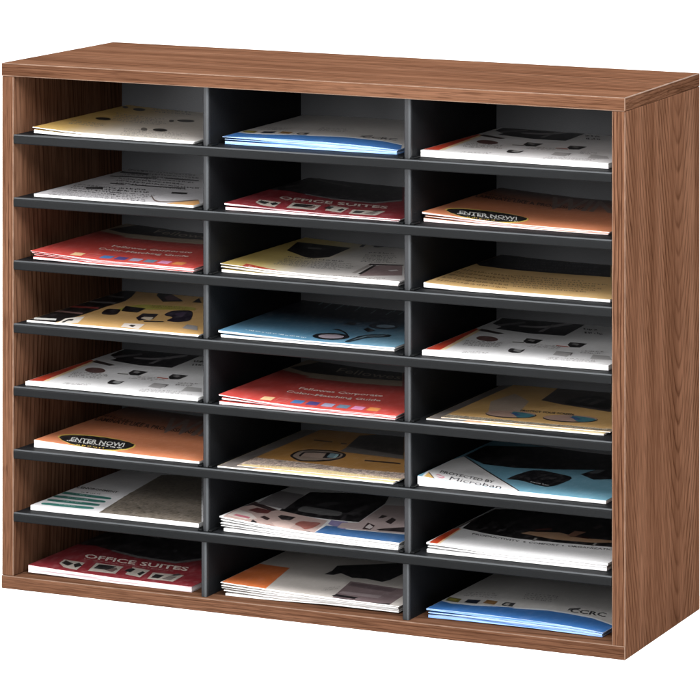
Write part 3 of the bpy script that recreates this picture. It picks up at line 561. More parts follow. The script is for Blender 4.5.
def page_mat(name, col, dark):
    m, nt, b = base_mat(name)
    tc = nt.nodes.new('ShaderNodeTexCoord')
    n = noise(nt, tc.outputs['Object'], (6, 6, 1500), 1.0, 2.0, 0.6)
    n2 = noise(nt, tc.outputs['Object'], (60, 60, 260), 1.0, 2.0, 0.6, 0.0, (3, 2, 1))
    c = mixc(nt, ramp(nt, n, [(0.40, (1,) * 3), (0.52, (0,) * 3)]), col, dark)
    c = mixc(nt, 0.6, c, ramp(nt, n2, [(0.32, (0.8,) * 3), (0.6, (1.0,) * 3)]), 'MULTIPLY')
    nt.links.new(c, b.inputs['Base Color'])
    b.inputs['Roughness'].default_value = 0.7
    b.inputs['Specular IOR Level'].default_value = 0.2
    return m


def floor_mat():
    m, nt, b = base_mat('white_sweep_paper')
    tc = nt.nodes.new('ShaderNodeTexCoord')
    n = noise(nt, tc.outputs['Object'], (1, 1, 1), 2.0, 3.0, 0.5)
    nt.links.new(ramp(nt, n, [(0.3, (0.90, 0.90, 0.90)), (0.7, (0.92, 0.92, 0.92))]), b.inputs['Base Color'])
    b.inputs['Roughness'].default_value = 0.8
    b.inputs['Specular IOR Level'].default_value = 0.1
    return m


# ------------------------------------------------------------------ the organizer
W, D, H, T = 0.737, 0.297, 0.6046, 0.015
TL, TR = 0.0079, 0.0100          # the carcass narrows slightly towards its back
BX, BY = W / 2, D / 2            # origin of the organizer


def prism(bm, quad, z0, z1):
    """quad: plan outline front-left, front-right, back-right, back-left"""
    lo = [bm.verts.new((x - BX, y - BY, z0)) for x, y in quad]
    hi = [bm.verts.new((x - BX, y - BY, z1)) for x, y in quad]
    bm.faces.new(lo[::-1])
    bm.faces.new(hi)
    for i in range(4):
        j = (i + 1) % 4
        bm.faces.new((lo[i], lo[j], hi[j], hi[i]))


def bevelled(bm, w, seg=2, skip=None):
    bmesh.ops.recalc_face_normals(bm, faces=bm.faces)
    es = [e for e in bm.edges if e.calc_face_angle(0) > 0.6 and not (skip and skip(e))]
    r = bmesh.ops.bevel(bm, geom=es, offset=w, segments=seg, affect='EDGES', profile=0.5, material=1)


def done(bm, name):
    bmesh.ops.recalc_face_normals(bm, faces=bm.faces)
    me = bpy.data.meshes.new(name)
    bm.to_mesh(me)
    bm.free()
    return me


def xl(y, inset=0.0):
    return inset + TL * y / D


def xr(y, inset=0.0):
    return W - inset - TR * y / D


def build_part(name, quads, mat, parent, bev=0.0, seg=2, bands=None, skip=None):
    bm = bmesh.new()
    for q, z0, z1 in quads:
        prism(bm, q, z0, z1)
    if bev:
        bevelled(bm, bev, seg, skip)
    me = done(bm, name)
    o = link(name, me, mat, parent)
    if bev:
        me.materials.append(EDGE[0])
        for p in me.polygons:      # hidden seams keep the plain laminate
            if p.material_index == 1:
                nx, ny, nz = abs(p.normal.x), p.normal.y, p.normal.z
                if name == 'side_panel' and abs(nz) > 0.2:
                    p.material_index = 0
                elif name == 'bottom_panel' and (nz < -0.2 or ny > -0.2):
                    p.material_index = 0
                elif name == 'top_panel' and nz < -0.2 and nx > 0.2:
                    p.material_index = 0
        for q, mt in (bands or {}).items():
            me.materials.append(mt)
            k = len(me.materials) - 1
            for p in me.polygons:
                if p.material_index == 0 and ((q == 'front' and p.normal.y < -0.9) or (q == 'ends' and abs(p.normal.x) > 0.9)):
                    p.material_index = k
    return o


EDGE = []


def build_organizer():
    w_top = wood('walnut_laminate_top', 'x', 'y', ((0.02, 1.0), (-0.11, -1.0)), WB, 2.0, 0.015, 3.0)
    w_bot = wood('walnut_laminate_bottom', 'x', 'y', ((-0.05, -1.0),), WB, 5.0, 0.020, 3.0)
    w_right = wood('walnut_laminate_right', 'z', 'y', ((0.052 + 0.368, 1.0),), WB, 11.0, 0.0098, 32.0, 1.0, 0.030, 0.020)
    w_left = wood('walnut_laminate_left', 'z', 'y', ((0.02, 1.0), (-0.12, -1.0)), WB, 17.0, 0.011, 9.0, 1.6)
    m, nt, b = base_mat('painted_edge_highlight')  # paler tone on the bevels paints in their highlight
    tc = nt.nodes.new('ShaderNodeTexCoord')
    n = noise(nt, tc.outputs['Object'], (1, 1, 1), 60.0, 3.0, 0.6)
    nt.links.new(ramp(nt, n, [(0.3, lin((150, 118, 98), WB * 0.85)), (0.7, lin((178, 145, 124), WB * 1.0))]), b.inputs['Base Color'])
    b.inputs['Roughness'].default_value = 0.5
    b.inputs['Specular IOR Level'].default_value = 0.05
    EDGE.append(m)
    band_x = wood('edge_band_long_x', 'x', 'z', ((0.9, 1.0),), WB * 0.80, 3.0, 0.0042, 0.6, 0.0, 0.010)
    band_y = wood('edge_band_long_y', 'y', 'z', ((0.9, 1.0),), WB * 0.80, 8.0, 0.0042, 0.6, 0.0, 0.010)
    band_z = wood('edge_band_long_z', 'z', 'x', ((0.9, 1.0),), WB * 0.80, 13.0, 0.0040, 0.6, 0.0, 0.010)
    black = plastic('charcoal_plastic', lin((16, 17, 18)), 0.45, 0.25, 0.2, 0.06)
    lip_glint = plastic('painted_lip_highlight', lin((64, 66, 68)), 0.4, 0.2, 0.2, 0.1)  # highlight along the trim crown, painted as a lighter grey
    divider_glint = plastic('painted_divider_highlight', lin((64, 66, 68)), 0.5, 0.3, 0.3, 0.08)  # lighter grey painting a glint on each divider's right bevel
    greyp = plastic('grey_edging', lin((36, 37, 39)), 0.4, 0.3, 0.25, 0.15)
    blackd = plastic('charcoal_divider_board', lin((19, 20, 22)), 0.6, 0.9, 0.6, 0.08)
    backm = plastic('charcoal_back_board', lin((47, 48, 51)), 0.6, 0.3, 0.25)

    root = thing('desktop_organizer', 'walnut wood literature organizer with charcoal shelves and twenty-four compartments, standing on white ground', 'organizer', (BX, BY, 0))
    low = lambda e: all(v.co.x > W - 0.02 - BX - TR and abs(v.co.z - T) < 0.001 for v in e.verts)
    end = lambda e: all(v.co.x > W - 0.001 - BX - TR and abs(v.co.z - T) < 0.001 for v in e.verts)
    build_part('top_panel', [([(0, 0), (W, 0), (xr(D), D), (xl(D), D)], H - T, H)], w_top, root, 0.0010, 2, {'front': band_x, 'ends': band_y})
    build_part('bottom_panel', [([(0, 0), (W, 0), (xr(D), D), (xl(D), D)], 0, T)], w_bot, root, 0.0010, 2, {'front': band_x, 'ends': w_right}, end)
    i = 0.0005
    yb = D - 0.0004
    build_part('side_panel', [([(i, 0.0006), (T, 0.0006), (xl(yb, T), yb), (xl(yb, i), yb)], T + .0001, H - T - .0001)], w_left, root, 0.0010, 2, {'front': band_z})
    build_part('side_panel', [([(W - T, 0.0006), (W, 0.0006), (xr(yb), yb), (xr(yb, T), yb)], T + .00001, H - T - .0001)], w_right, root, 0.0010, 2, {'front': band_z}, low)
    y0, y1 = D - 0.0065, D - 0.0025
    build_part('back_panel', [([(xl(y0, T + .0001), y0), (xr(y0, T + .0001), y0), (xr(y1, T + .0001), y1), (xl(y1, T + .0001), y1)], T + .0002, H - T - .0002)], backm, root)
    # shelves: a board with a taller moulded trim along the front
    ys, ye = 0.0085, D - 0.0067
    for k in range(1, 8):
        z = SHELF0 + SHELF_STEP * k
        e = T + .0003
        bm = bmesh.new()
        prism(bm, [(xl(ys, e), ys), (xr(ys, e), ys), (xr(ye, e), ye), (xl(ye, e), ye)], z - 0.0050, z - 0.0004)
        s = link('shelf', done(bm, 'shelf'), blackd, root)
        # trim profile (y, z), rounded along the top front, swept across
        prof = [(0.0084, -0.0108), (0.0018, -0.0108), (0.0008, -0.0098), (0.0006, -0.0030), (0.0010, -0.0013), (0.0022, -0.0002),
                (0.0036, 0.0), (0.0048, -0.0006), (0.0060, -0.0004), (0.0084, -0.0003)]
        bm = bmesh.new()
        rows = []
        for xa in (0, 1):
            rows.append([bm.verts.new(((xl(y, e) if xa == 0 else xr(y, e)) - BX, y - BY, z + dz)) for y, dz in prof])
        n = len(prof)
        for a in range(n):
            bb = (a + 1) % n
            f = bm.faces.new((rows[0][a], rows[0][bb], rows[1][bb], rows[1][a]))
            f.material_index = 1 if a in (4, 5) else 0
        bm.faces.new(rows[0])
        bm.faces.new(rows[1][::-1])
        tr = link('edge_trim', done(bm, 'edge_trim'), black, s)
        tr.data.materials.append(lip_glint)
    # dividers: one upright board per compartment row, with a small foot clip at its base
    zs = [T + .0002] + [SHELF0 + SHELF_STEP * k - 0.0002 for k in range(1, 8)]
    ze = [SHELF0 + SHELF_STEP * k - 0.0110 for k in range(1, 8)] + [H - T - .0002]
    for (xa, xb) in ((0.2448, 0.2513), (0.4832, 0.4907)):
        for k in range(8):
            yf = 0.0055 if k == 0 else 0.0105
            t = xb - xa
            bm = bmesh.new()
            prism(bm, [(xa, yf), (xb, yf), (xb, yf + .006), (xa, yf + .006)], zs[k], ze[k])
            es = [e2 for e2 in bm.edges if abs(e2.verts[0].co.z - e2.verts[1].co.z) > 0.02 and e2.verts[0].co.y < yf - BY + 0.001]
            bmesh.ops.recalc_face_normals(bm, faces=bm.faces)
            bmesh.ops.bevel(bm, geom=es, offset=0.0021, segments=3, affect='EDGES', profile=0.5)
            bm.normal_update()
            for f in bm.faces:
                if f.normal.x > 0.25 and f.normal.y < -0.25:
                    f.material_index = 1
            edging = done(bm, 'edging')
            bm = bmesh.new()
            prism(bm, [(xa, yf + .0062), (xb, yf + .0062), (xb, ye - .0003), (xa, ye - .0003)], zs[k], ze[k])
            d = link('divider', done(bm, 'divider'), blackd, root)
            link('edging', edging, greyp, d)
            edging.materials.append(divider_glint)
            if k:
                bm = bmesh.new()
                for sx in (-1, 1):
                    x0 = xa - 0.0052 if sx < 0 else xb + 0.0002
                    x1 = xa - 0.0002 if sx < 0 else xb + 0.0052
                    prism(bm, [(x0, yf - .002), (x1, yf - .002), (x1, yf + .018), (x0, yf + .018)], zs[k], zs[k] + 0.0020)
                bevelled(bm, 0.0006, 2)
                link('foot_clip', done(bm, 'foot_clip'), black, d)
    return root


# ------------------------------------------------------------------ printed paper things
NS = 24   # strips across a cover, so print follows its curl


def prof_at(pr, u):
    u = max(0.0, min(1.0, u))
    for (a, x), (b, y) in zip(pr, pr[1:]):
        if u <= b:
            t = (u - a) / (b - a)
            return x + (y - x) * t
    return pr[-1][1]


def smooth(pr):
    """sample a profile on the strip borders and round off its corners"""
    v = [prof_at(pr, i / NS) for i in range(NS + 1)]
    for _ in range(3):
        v = [v[0]] + [(v[i - 1] + 2 * v[i] + v[i + 1]) / 4 for i in range(1, NS)] + [v[-1]]
    return v


def clip(poly, ax, lim, keep_less):
    out = []
    n = len(poly)
    for i in range(n):
        p, q = poly[i], poly[(i + 1) % n]
        a = (lim - p[ax]) if keep_less else (p[ax] - lim)
        b = (lim - q[ax]) if keep_less else (q[ax] - lim)
        if a >= 0:
            out.append(p)
        if (a >= 0) != (b >= 0):
            t = a / (a - b)
            out.append((p[0] + (q[0] - p[0]) * t, p[1] + (q[1] - p[1]) * t))
    return out


FONT_CACHE = {}


def text_tris(txt, bold):
    key = (txt, bold)
    if key not in FONT_CACHE:
        cu = bpy.data.curves.new('lettering', 'FONT')
        cu.body = txt
        cu.size = 1.0
        cu.offset = 0.022 if bold else 0.0
        cu.resolution_u = 2
        o = bpy.data.objects.new('lettering', cu)
        COL.objects.link(o)
        dg = bpy.context.evaluated_depsgraph_get()
        dg.update()
        me = bpy.data.meshes.new_from_object(o.evaluated_get(dg))
        me.calc_loop_triangles()
        vs = [v.co.copy() for v in me.vertices]
        x0 = min(v.x for v in vs)
        x1 = max(v.x for v in vs)
        tris = [[((vs[i].x - x0) / (x1 - x0), vs[i].y / 0.70) for i in t.vertices] for t in me.loop_triangles]
        bpy.data.objects.remove(o)
        bpy.data.meshes.remove(me)
        bpy.data.curves.remove(cu)
        FONT_CACHE[key] = tris
    return FONT_CACHE[key]


class Cover:
    """a thin printed sheet; everything printed on it lies in this one mesh"""

    def __init__(self, w, l, topz, thick=0.00028):
        self.w, self.l, self.z, self.th = w, l, topz, thick
        self.verts, self.faces, self.cols = [], [], []
        self.layer = 0

    def h(self, u):
        t = max(0.0, min(1.0, u / self.w)) * NS
        i = min(NS - 1, int(t))
        return self.z[i] + (self.z[i + 1] - self.z[i]) * (t - i)

    def face(self, pts, col):
        k = len(self.verts)
        self.verts.extend(pts)
        self.faces.append(tuple(range(k, k + len(pts))))
        self.cols.append(col)

    def base(self, colf, edge, vg=None):
        w, l = self.w, self.l

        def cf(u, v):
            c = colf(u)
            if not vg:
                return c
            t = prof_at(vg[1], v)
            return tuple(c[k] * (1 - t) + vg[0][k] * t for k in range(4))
        for i in range(NS):
            u0, u1 = w * i / NS, w * (i + 1) / NS
            z0, z1 = self.z[i], self.z[i + 1]
            nv = 28 if vg else 6
            for j in range(nv):
                v0, v1 = l * j / nv, l * (j + 1) / nv
                self.face([(u0, v0, z0), (u1, v0, z1), (u1, v1, z1), (u0, v1, z0)], [cf(u0 / w, v0 / l), cf(u1 / w, v0 / l), cf(u1 / w, v1 / l), cf(u0 / w, v1 / l)])
            t = self.th
            self.face([(u0, 0, z0 - t), (u1, 0, z1 - t), (u1, 0, z1), (u0, 0, z0)], [edge] * 4)
            self.face([(u1, l, z1 - t), (u0, l, z0 - t), (u0, l, z0), (u1, l, z1)], [edge] * 4)
            self.face([(u1, 0, z1 - t), (u0, 0, z0 - t), (u0, l, z0 - t), (u1, l, z1 - t)], [edge] * 4)
        for u, z, s in ((0, self.z[0], 1), (w, self.z[-1], -1)):
            q = [(u, l, z - self.th), (u, 0, z - self.th), (u, 0, z), (u, l, z)]
            self.face(q if s > 0 else q[::-1], [edge] * 4)

    def tri(self, tri, col):
        p = tri
        for ax, lim, less in ((0, 0.0003, False), (0, self.w - 0.0003, True), (1, 0.0004, False), (1, self.l - 0.0003, True)):
            p = clip(p, ax, lim, less)
            if len(p) < 3:
                return
        us = [q[0] for q in p]
        i0 = max(0, int(min(us) / self.w * NS))
        i1 = min(NS - 1, int(max(us) / self.w * NS))
        dz = 0.000012 * (self.layer + 1)
        for i in range(i0, i1 + 1):
            q = clip(clip(p, 0, self.w * i / NS, False), 0, self.w * (i + 1) / NS, True)
            if len(q) < 3:
                continue
            area = sum(q[a][0] * q[(a + 1) % len(q)][1] - q[(a + 1) % len(q)][0] * q[a][1] for a in range(len(q)))
            if abs(area) < 1e-11:
                continue
            if area < 0:
                q = q[::-1]
            self.face([(x, y, self.h(x) + dz) for x, y in q], [col] * len(q))

    def poly(self, pts, col):
        vs = [Vector((x, y, 0)) for x, y in pts]
        for t in tessellate_polygon([vs]):
            self.tri([pts[i] for i in t], col)
        self.layer += 1

    def speckle(self, pts, col, rng):
        """pebbled print: fine cells of slightly different tone inside an outline"""
        self.poly(pts, col)
        us = [p[0] for p in pts]
        vs = [p[1] for p in pts]
        for _ in range(3200):
            u, v = rng.uniform(max(0, min(us)), min(self.w, max(us))), rng.uniform(max(0, min(vs)), min(self.l, max(vs)))
            inside = False
            j = len(pts) - 1
            for i in range(len(pts)):
                if (pts[i][1] > v) != (pts[j][1] > v) and u < (pts[j][0] - pts[i][0]) * (v - pts[i][1]) / (pts[j][1] - pts[i][1]) + pts[i][0]:
                    inside = not inside
                j = i
            if not inside:
                continue
            k = rng.choice((0.45, 0.6, 0.75, 1.2, 1.4))
            a, b = rng.uniform(.0005, .0013), rng.uniform(.002, .005)
            c = tuple(min(0.85, x * k) for x in col[:3]) + (1,)
            self.tri([(u - a, v - b), (u + a, v - b * .6), (u + a * .3, v + b)], c)
        self.layer += 1

    def greek(self, q, col, rows, rng):
        """body copy too small to read: broken rows of short strokes"""
        def bl(s, t):
            return tuple((q[0][k] * (1 - s) + q[1][k] * s) * (1 - t) + (q[3][k] * (1 - s) + q[2][k] * s) * t for k in (0, 1))
        for r in range(rows):
            t0 = (r + 0.22) / rows
            t1 = (r + 0.78) / rows
            s = rng.uniform(0, .03)
            end = rng.uniform(.78, 1.0)
            ln = max(1e-4, math.hypot(q[1][0] - q[0][0], q[1][1] - q[0][1]))
            while s < end:
                d = rng.uniform(.0022, .0075) / ln
                # each word is two or three upright strokes joined by a bar
                n = max(1, int(d * ln / .0018))
                for a in range(n):
                    sa = s + d * (a + .12) / n
                    sb = s + d * (a + .80) / n
                    ta, tb = t0 + rng.uniform(-.06, .2) / rows, t1 - rng.uniform(-.06, .25) / rows
                    p = [bl(sa, ta), bl(sb, ta), bl(sb, tb), bl(sa, tb)]
                    self.tri([p[0], p[1], p[2]], col)
                    self.tri([p[0], p[2], p[3]], col)
                s += d + .0016 / ln
        self.layer += 1

    def text(self, txt, A, B, C, col, bold):
        for t in text_tris(txt, bold):
            self.tri([(A[0] + (B[0] - A[0]) * x + (C[0] - A[0]) * y, A[1] + (B[1] - A[1]) * x + (C[1] - A[1]) * y) for x, y in t], col)
        self.layer += 1

    def soft(self, pts):
        us = [p[0] for p in pts]
        vs = [p[1] for p in pts]
        if len(pts) < 6 or len(pts) > 20 or max(us) - min(us) > 0.42 * self.w or max(vs) - min(vs) > 0.4 * self.l:
            return pts
        for _ in range(2):
            out = []
            for i in range(len(pts)):
                p, q = pts[i], pts[(i + 1) % len(pts)]
                out.append((p[0] * .8 + q[0] * .2, p[1] * .8 + q[1] * .2))
                out.append((p[0] * .2 + q[0] * .8, p[1] * .2 + q[1] * .8))
            pts = out
        return pts

    def art(self, items, rng, du=0.0, dv=0.0):
        def mm(p):
            return (p[0] / 1000 - du, p[1] / 1000 - dv)
        for it in items:
            if it[0] == 'P':
                self.poly(self.soft([mm(p) for p in it[2]]), lin(it[1], PK, 0.10))
            elif it[0] == 'K':
                self.speckle([mm(p) for p in it[2]], lin(it[1], PK, 0.10), rng)
            elif it[0] == 'G':
                self.greek([mm(p) for p in it[2]], lin(it[1], PK, 0.10), it[3], rng)
            else:
                self.text(it[2], mm(it[3]), mm(it[4]), mm(it[5]), lin(it[1], PK, 0.10), it[6])

    def build(self, name, mat, parent):
        me = bpy.data.meshes.new(name)
        me.from_pydata(self.verts, [], self.faces)
        at = me.color_attributes.new('print', 'FLOAT_COLOR', 'CORNER')
        flat = []
        for f in self.cols:
            for c in f:
                flat.extend(c)
        at.data.foreach_set('color', flat)
        return link(name, me, mat, parent)


def pages_mesh(w, l, bot, top):
    """block of pages: bottom and top follow the given heights at the strip borders"""
    bm = bmesh.new()
    g = []
    for i in range(NS + 1):
        u = w * i / NS
        g.append([bm.verts.new(p) for p in ((u, 0, bot[i]), (u, 0, top[i]), (u, l, top[i]), (u, l, bot[i]))])
    for i in range(NS):
        a, b = g[i], g[i + 1]
        for k in range(4):
            j = (k + 1) % 4
            bm.faces.new((a[k], b[k], b[j], a[j]))
    bm.faces.new(g[0])
    bm.faces.new(g[-1][::-1])
    return done(bm, 'pages')


def gradient(stops):
    cs = [(p, lin(c, PK, 0.10)) for p, c in stops]

    def f(u):
        for (a, x), (b, y) in zip(cs, cs[1:]):
            if u <= b:
                t = max(0.0, (u - a) / (b - a))
                return tuple(x[k] + (y[k] - x[k]) * t for k in range(4))
        return cs[-1][1]
    return f


def flat(c):
    return gradient([(0, c), (1, c)])


COVER = {
    'leaf': gradient([(0, (222, 178, 92)), (.14, (224, 186, 108)), (.40, (216, 206, 190)), (1, (212, 207, 202))]),
    'news': flat((208, 205, 208)),
    'red': flat((218, 74, 66)),
    'tech': flat((230, 180, 110)),
    'cat': flat((236, 235, 236)),
    'enter': flat((243, 146, 98)),
    'green': flat((238, 236, 238)),
    'suite': flat((134, 36, 44)),
    'blue': flat((212, 209, 206)),
    'lam': gradient([(0, (236, 200, 104)), (.18, (234, 206, 124)), (.42, (220, 213, 206)), (1, (216, 210, 209))]),
    'vis': gradient([(0, (104, 162, 198)), (.5, (92, 150, 186)), (1, (122, 172, 198))]),
    'ring': flat((194, 138, 70)),
    'mag': flat((238, 236, 236)),
    'sheet': flat((222, 213, 206)),
    'tan': flat((232, 188, 122)),
    'disc': flat((230, 180, 108)),
    'micro': flat((112, 170, 194)),
    'prod': flat((240, 239, 240)),
}
# covers darkened towards the back: part printed fade, part painted compartment shade
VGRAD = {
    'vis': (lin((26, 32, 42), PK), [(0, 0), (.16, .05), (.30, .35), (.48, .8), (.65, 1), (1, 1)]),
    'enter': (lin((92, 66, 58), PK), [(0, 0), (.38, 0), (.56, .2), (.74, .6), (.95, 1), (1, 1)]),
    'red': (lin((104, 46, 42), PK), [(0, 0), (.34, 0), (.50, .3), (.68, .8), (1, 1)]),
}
COLN = ('left', 'middle', 'right')
ROWN = ('top', 'second', 'third', 'fourth', 'fifth', 'sixth', 'seventh', 'bottom')
ORD = ('topmost', 'second', 'third', 'fourth', 'fifth')
# kind, category, look of the top one, short word for the ones beneath, group
INFO = {
    (0, 0): ('leaflet', 'yellow and white leaflet with a curled corner', 'pale leaflets'),
    (1, 0): ('newsletter', 'thin white text-filled newsletter with a small tan patch', None),
    (2, 0): ('brochure', 'red corporate colour guide with swatches', 'red colour guides'),
    (3, 0): ('flyer', 'thin tan and black flyer printed with dark gadgets', None),
    (4, 0): ('catalogue', 'white product catalogue with an orange stripe', 'white catalogues with an orange stripe'),
    (5, 0): ('booklet', 'single orange booklet with a black enter now oval', 'orange enter now booklets'),
    (6, 0): ('booklet', 'white booklet with green bars and a pebbled brown panel', None),
    (7, 0): ('catalogue', 'dark red office suites catalogue lying on the wooden base', 'dark red office suites catalogues'),
    (0, 1): ('folder', 'grey folder with blue front band', 'blue edged folders'),
    (1, 1): ('catalogue', 'dark red office suites catalogue', 'dark red office suites catalogues'),
    (2, 1): ('magazine', 'pale yellow and grey magazine with a red label', 'pale magazines'),
    (3, 1): ('brochure', 'blue brochure with dark ring pictures', 'blue brochures'),
    (4, 1): ('brochure', 'red corporate colour guide with swatches', 'red colour guides'),
    (5, 1): ('flyer', 'tan flyer with a dark ring picture and pale front strip', 'tan flyers'),
    (6, 1): ('magazine', 'glossy magazine with pink photos and a blue corner', 'thick glossy magazines'),
    (7, 1): ('pamphlet', 'white pamphlet with an orange block and grey photo', 'white pamphlets with an orange block'),
    (0, 2): ('catalogue', 'white product catalogue with an orange stripe', 'white catalogues with an orange stripe'),
    (1, 2): ('booklet', 'orange booklet with a black enter now oval', 'orange enter now booklets'),
    (2, 2): ('leaflet', 'tan leaflet with fine dark text and a black back half', None),
    (3, 2): ('catalogue', 'white product catalogue with an orange stripe', 'white catalogues with an orange stripe'),
    (4, 2): ('flyer', 'tan flyer with two dark rimmed discs', 'tan flyers'),
    (5, 2): ('catalogue', 'teal catalogue with a white triangle and a black shape', None),
    (6, 2): ('catalogue', 'white catalogue with orange stripe and productivity line', 'white catalogues with a dark photo'),
    (7, 2): ('folder', 'grey folder with blue front band, lying on wood', 'blue edged folders'),
}


def build_papers():
    pm = print_mat()
    pg_white = page_mat('page_edges_white', (0.70, 0.69, 0.67, 1), (0.30, 0.28, 0.28, 1))
    pg_warm = page_mat('page_edges_mauve', (0.66, 0.58, 0.58, 1), (0.30, 0.22, 0.24, 1))
    pg_blue = page_mat('folder_edges_blue', lin((150, 182, 226)), lin((60, 104, 170)))
    pg_crisp = page_mat('page_edges_crisp', (0.68, 0.68, 0.67, 1), (0.42, 0.41, 0.41, 1))
    rng = random.Random(7)
    for (r, c), s in STACKS.items():
        art = CELL_ART[(r, c)]
        kind, look, group = INFO[(r, c)]
        n = s['n']
        top = smooth([(u, z / 1000) for u, z in s['top']])
        base = smooth([(u, z / 1000 + 0.00015) for u, z in s['base']])
        pgm = {'blue': pg_blue, 'suite': pg_warm, 'enter': pg_warm if c == 2 else pg_crisp, 'red': pg_warm, 'vis': pg_white, 'lam': pg_white}.get(art, pg_crisp)
        fan = art in ('ring', 'disc')
        where = '%s column, %s row' % (COLN[c], ROWN[r])
        cuts = [0.0] + [(q + rng.uniform(-.10, .10)) / n for q in range(1, n)] + [1.0]
        waves = [[0.0] * (NS + 1)] + [[0.00035 * math.sin(ph + 5.0 * j / NS) + 0.00025 * math.sin(ph * 2 + 11 * j / NS) for j in range(NS + 1)] for ph in [rng.uniform(0, 6) for _ in range(n - 1)]] + [[0.0] * (NS + 1)]
        for i in range(n):
            k = n - 1 - i               # 0 = top one
            fb, ft = cuts[i], cuts[i + 1]
            gap = [0.0 if i == 0 else 0.00042 + 0.0017 * max(0, 1 - 3.0 * j / NS) * (1 if not fan else 0) for j in range(NS + 1)]
            bot = [base[j] + (top[j] - base[j]) * fb + gap[j] + (waves[i][j] if not fan else 0) for j in range(NS + 1)]
            tp = [base[j] + (top[j] - base[j]) * ft + (waves[i + 1][j] if not fan else 0) for j in range(NS + 1)]
            bot = [min(b, t - 0.0006) for b, t in zip(bot, tp)]
            if k == 0:
                du = dv = 0.0
            else:
                du, dv = rng.uniform(-0.0004, 0.0032) + 0.0006 * k, rng.uniform(-0.0016, 0.0028)
            w, l = s['w'], s['l']
            if k:
                l -= 0.004
                w -= max(0.0, du) + 0.001
            if fan and k == 0:
                du, dv = 0.020 if c == 1 else 0.014, 0.009
                w -= du
                l -= dv + 0.001
            if fan and k:
                du = dv = 0.0
            ca, sa = math.cos(R(s['rot'])), math.sin(R(s['rot']))
            rj = 0.0 if (k == 0 or fan) else rng.uniform(-0.35, 0.35)
            loc = (s['x'] + du * ca - dv * sa, s['y'] + du * sa + dv * ca, s['z'])
            if n == 1 or k == 0:
                lab = look + ((', on its stack' if n > 1 and not fan else '') + ', ' + where)
            else:
                lab = '%s %s down in the %s stack of the %s compartment' % (ORD[k], kind, {'blue': 'blue edged', 'suite': 'dark red', 'enter': 'orange', 'red': 'red', 'leaf': 'yellow and white', 'lam': 'pale yellow', 'vis': 'blue', 'mag': 'glossy', 'sheet': 'white', 'prod': 'white'}.get(art, 'tan'), COLN[c] + ' column ' + ROWN[r] + ' row')
                if fan:
                    lab = 'lower cream flyer with a grey corner showing under the tan flyer, ' + where
            root = thing(kind, lab, kind, loc, R(s['rot'] + rj), group)
            tz = [z - 0.00003 for z in tp]
            pt = [z - 0.00032 for z in tp]
            pt = [max(a, b + 0.0002) for a, b in zip(pt, bot)]
            # when the whole booklet shares the curl, resample its heights on its own strips
            link('pages', pages_mesh(w, l, bot, pt), pgm, root)
            cv = Cover(w, l, tz)
            bc = COVER[art]
            edge = bc(0.5)
            if art in ('cat', 'prod', 'mag', 'sheet', 'green', 'news', 'leaf', 'lam', 'tan', 'tech'):
                edge = (0.72, 0.71, 0.70, 1)
            if art == 'enter':
                edge = lin((238, 190, 165), PK, 0.10)
            if art == 'blue':
                edge = lin((180, 205, 238), PK, 0.10)
            if k and art in ('mag', 'sheet', 'prod'):
                edge = (0.35, 0.33, 0.33, 1)
            if fan and k:
                bc = flat((236, 210, 150))
                cv.base(bc, (0.75, 0.72, 0.66, 1))
                cv.poly([(-.01, -.01), (.038, -.01), (.060, .06), (.03, .3), (-.01, .3)], lin((120, 112, 108), PK, 0.10))
                cv.poly([(.038, -.01), (.058, -.01), (.080, .06), (.060, .06)], lin((226, 170, 120), PK, 0.10))
            else:
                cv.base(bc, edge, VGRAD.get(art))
            if k == 0:
                cv.art(ART[art], rng, du, dv)
            if art == 'blue' and k:
                cv.poly([(-.01, -.01), (w + .01, -.01), (w + .01, .06), (-.01, .06)], lin((70, 130, 205), PK, 0.10))
            cv.build('front_cover', pm, root)


# ------------------------------------------------------------------ ground, light, camera
def build_sweep():
    prof = [(-9, 0), (2.0, 0)]
    for i in range(1, 17):
        a = i / 16 * math.pi / 2
        prof.append((2.0 + 1.6 * math.sin(a), 1.6 - 1.6 * math.cos(a)))
    prof.append((3.6, 5.0))
    bm = bmesh.new()
    rows = [[bm.verts.new((x, y, z)) for y, z in prof] for x in (-7.5, 8.5)]
    for i in range(len(prof) - 1):
        f = bm.faces.new((rows[0][i], rows[1][i], rows[1][i + 1], rows[0][i + 1]))
        f.smooth = True
    me = done(bm, 'ground')
    o = link('ground', me, floor_mat())
    o['kind'] = 'structure'
    return o


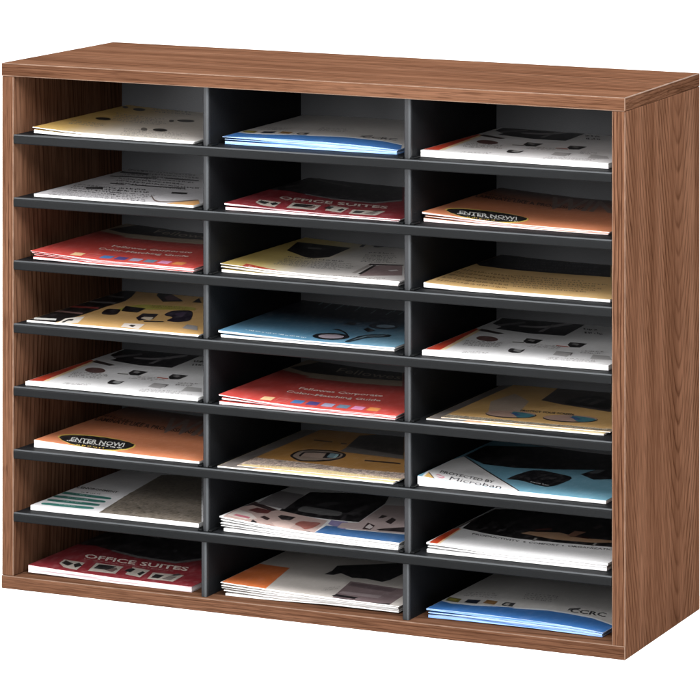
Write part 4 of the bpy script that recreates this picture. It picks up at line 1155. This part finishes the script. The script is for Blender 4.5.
def area(name, loc, target, sx, sy, power, col=(1, 1, 1)):
    l = bpy.data.lights.new(name, 'AREA')
    l.shape = 'RECTANGLE'
    l.size, l.size_y = sx, sy
    l.energy = power
    l.color = col
    o = bpy.data.objects.new(name, l)
    COL.objects.link(o)
    o.location = loc
    d = Vector(target) - Vector(loc)
    o.rotation_euler = d.to_track_quat('-Z', 'Y').to_euler()
    return o


build_sweep()
build_organizer()
build_papers()

world = bpy.data.worlds.new('World')
scene.world = world
world.use_nodes = True
bg = world.node_tree.nodes['Background']
bg.inputs[0].default_value = (1, 1, 1, 1)
bg.inputs[1].default_value = 0.36

area('softbox_overhead', (0.3, -1.0, 3.0), (0.35, -0.1, 0.3), 2.6, 2.2, 85)
area('softbox_front', (1.15, -1.0, 1.32), (0.36, 0, 0.38), 1.2, 0.5, 34)
area('added_fill_far', (0.35, -3.4, 1.15), (0.37, 0.1, 0.30), 2.0, 1.1, 80)  # unseen fill, added to carry light deeper into the compartments
area('added_fill_left', (-0.45, -1.15, 0.64), (0.3, 0.1, 0.56), 0.5, 0.20, 13)  # low unseen lamp added to brighten the top row's back panel
area('added_fill_right', (3.2, -0.4, 2.0), (0.5, 0.1, 0.3), 1.6, 1.6, 33)  # added fill for the right side panel and ground
area('added_fill_backdrop', (0.4, 1.6, 3.2), (0.2, 2.6, 0.2), 4.0, 1.2, 120)  # unseen lamp added to keep the sweep white

cam = bpy.data.cameras.new('camera')
co = bpy.data.objects.new('camera', cam)
COL.objects.link(co)
co.location = (2.39829, -5.10869, 1.166305)
co.rotation_euler = (math.pi / 2, 0, 0.534476)
cam.sensor_width = 36.0
cam.lens = 4879.921 / 700 * 36.0
cam.shift_x = (350 + 466.4826) / 700
cam.shift_y = -(350 + 425.0998) / 700
cam.clip_start = 0.1
cam.clip_end = 100
scene.camera = co

scene.render.engine = 'CYCLES'
scene.view_settings.view_transform = 'Standard'
scene.view_settings.look = 'None'
scene.view_settings.exposure = 0.36
scene.view_settings.gamma = 1.0
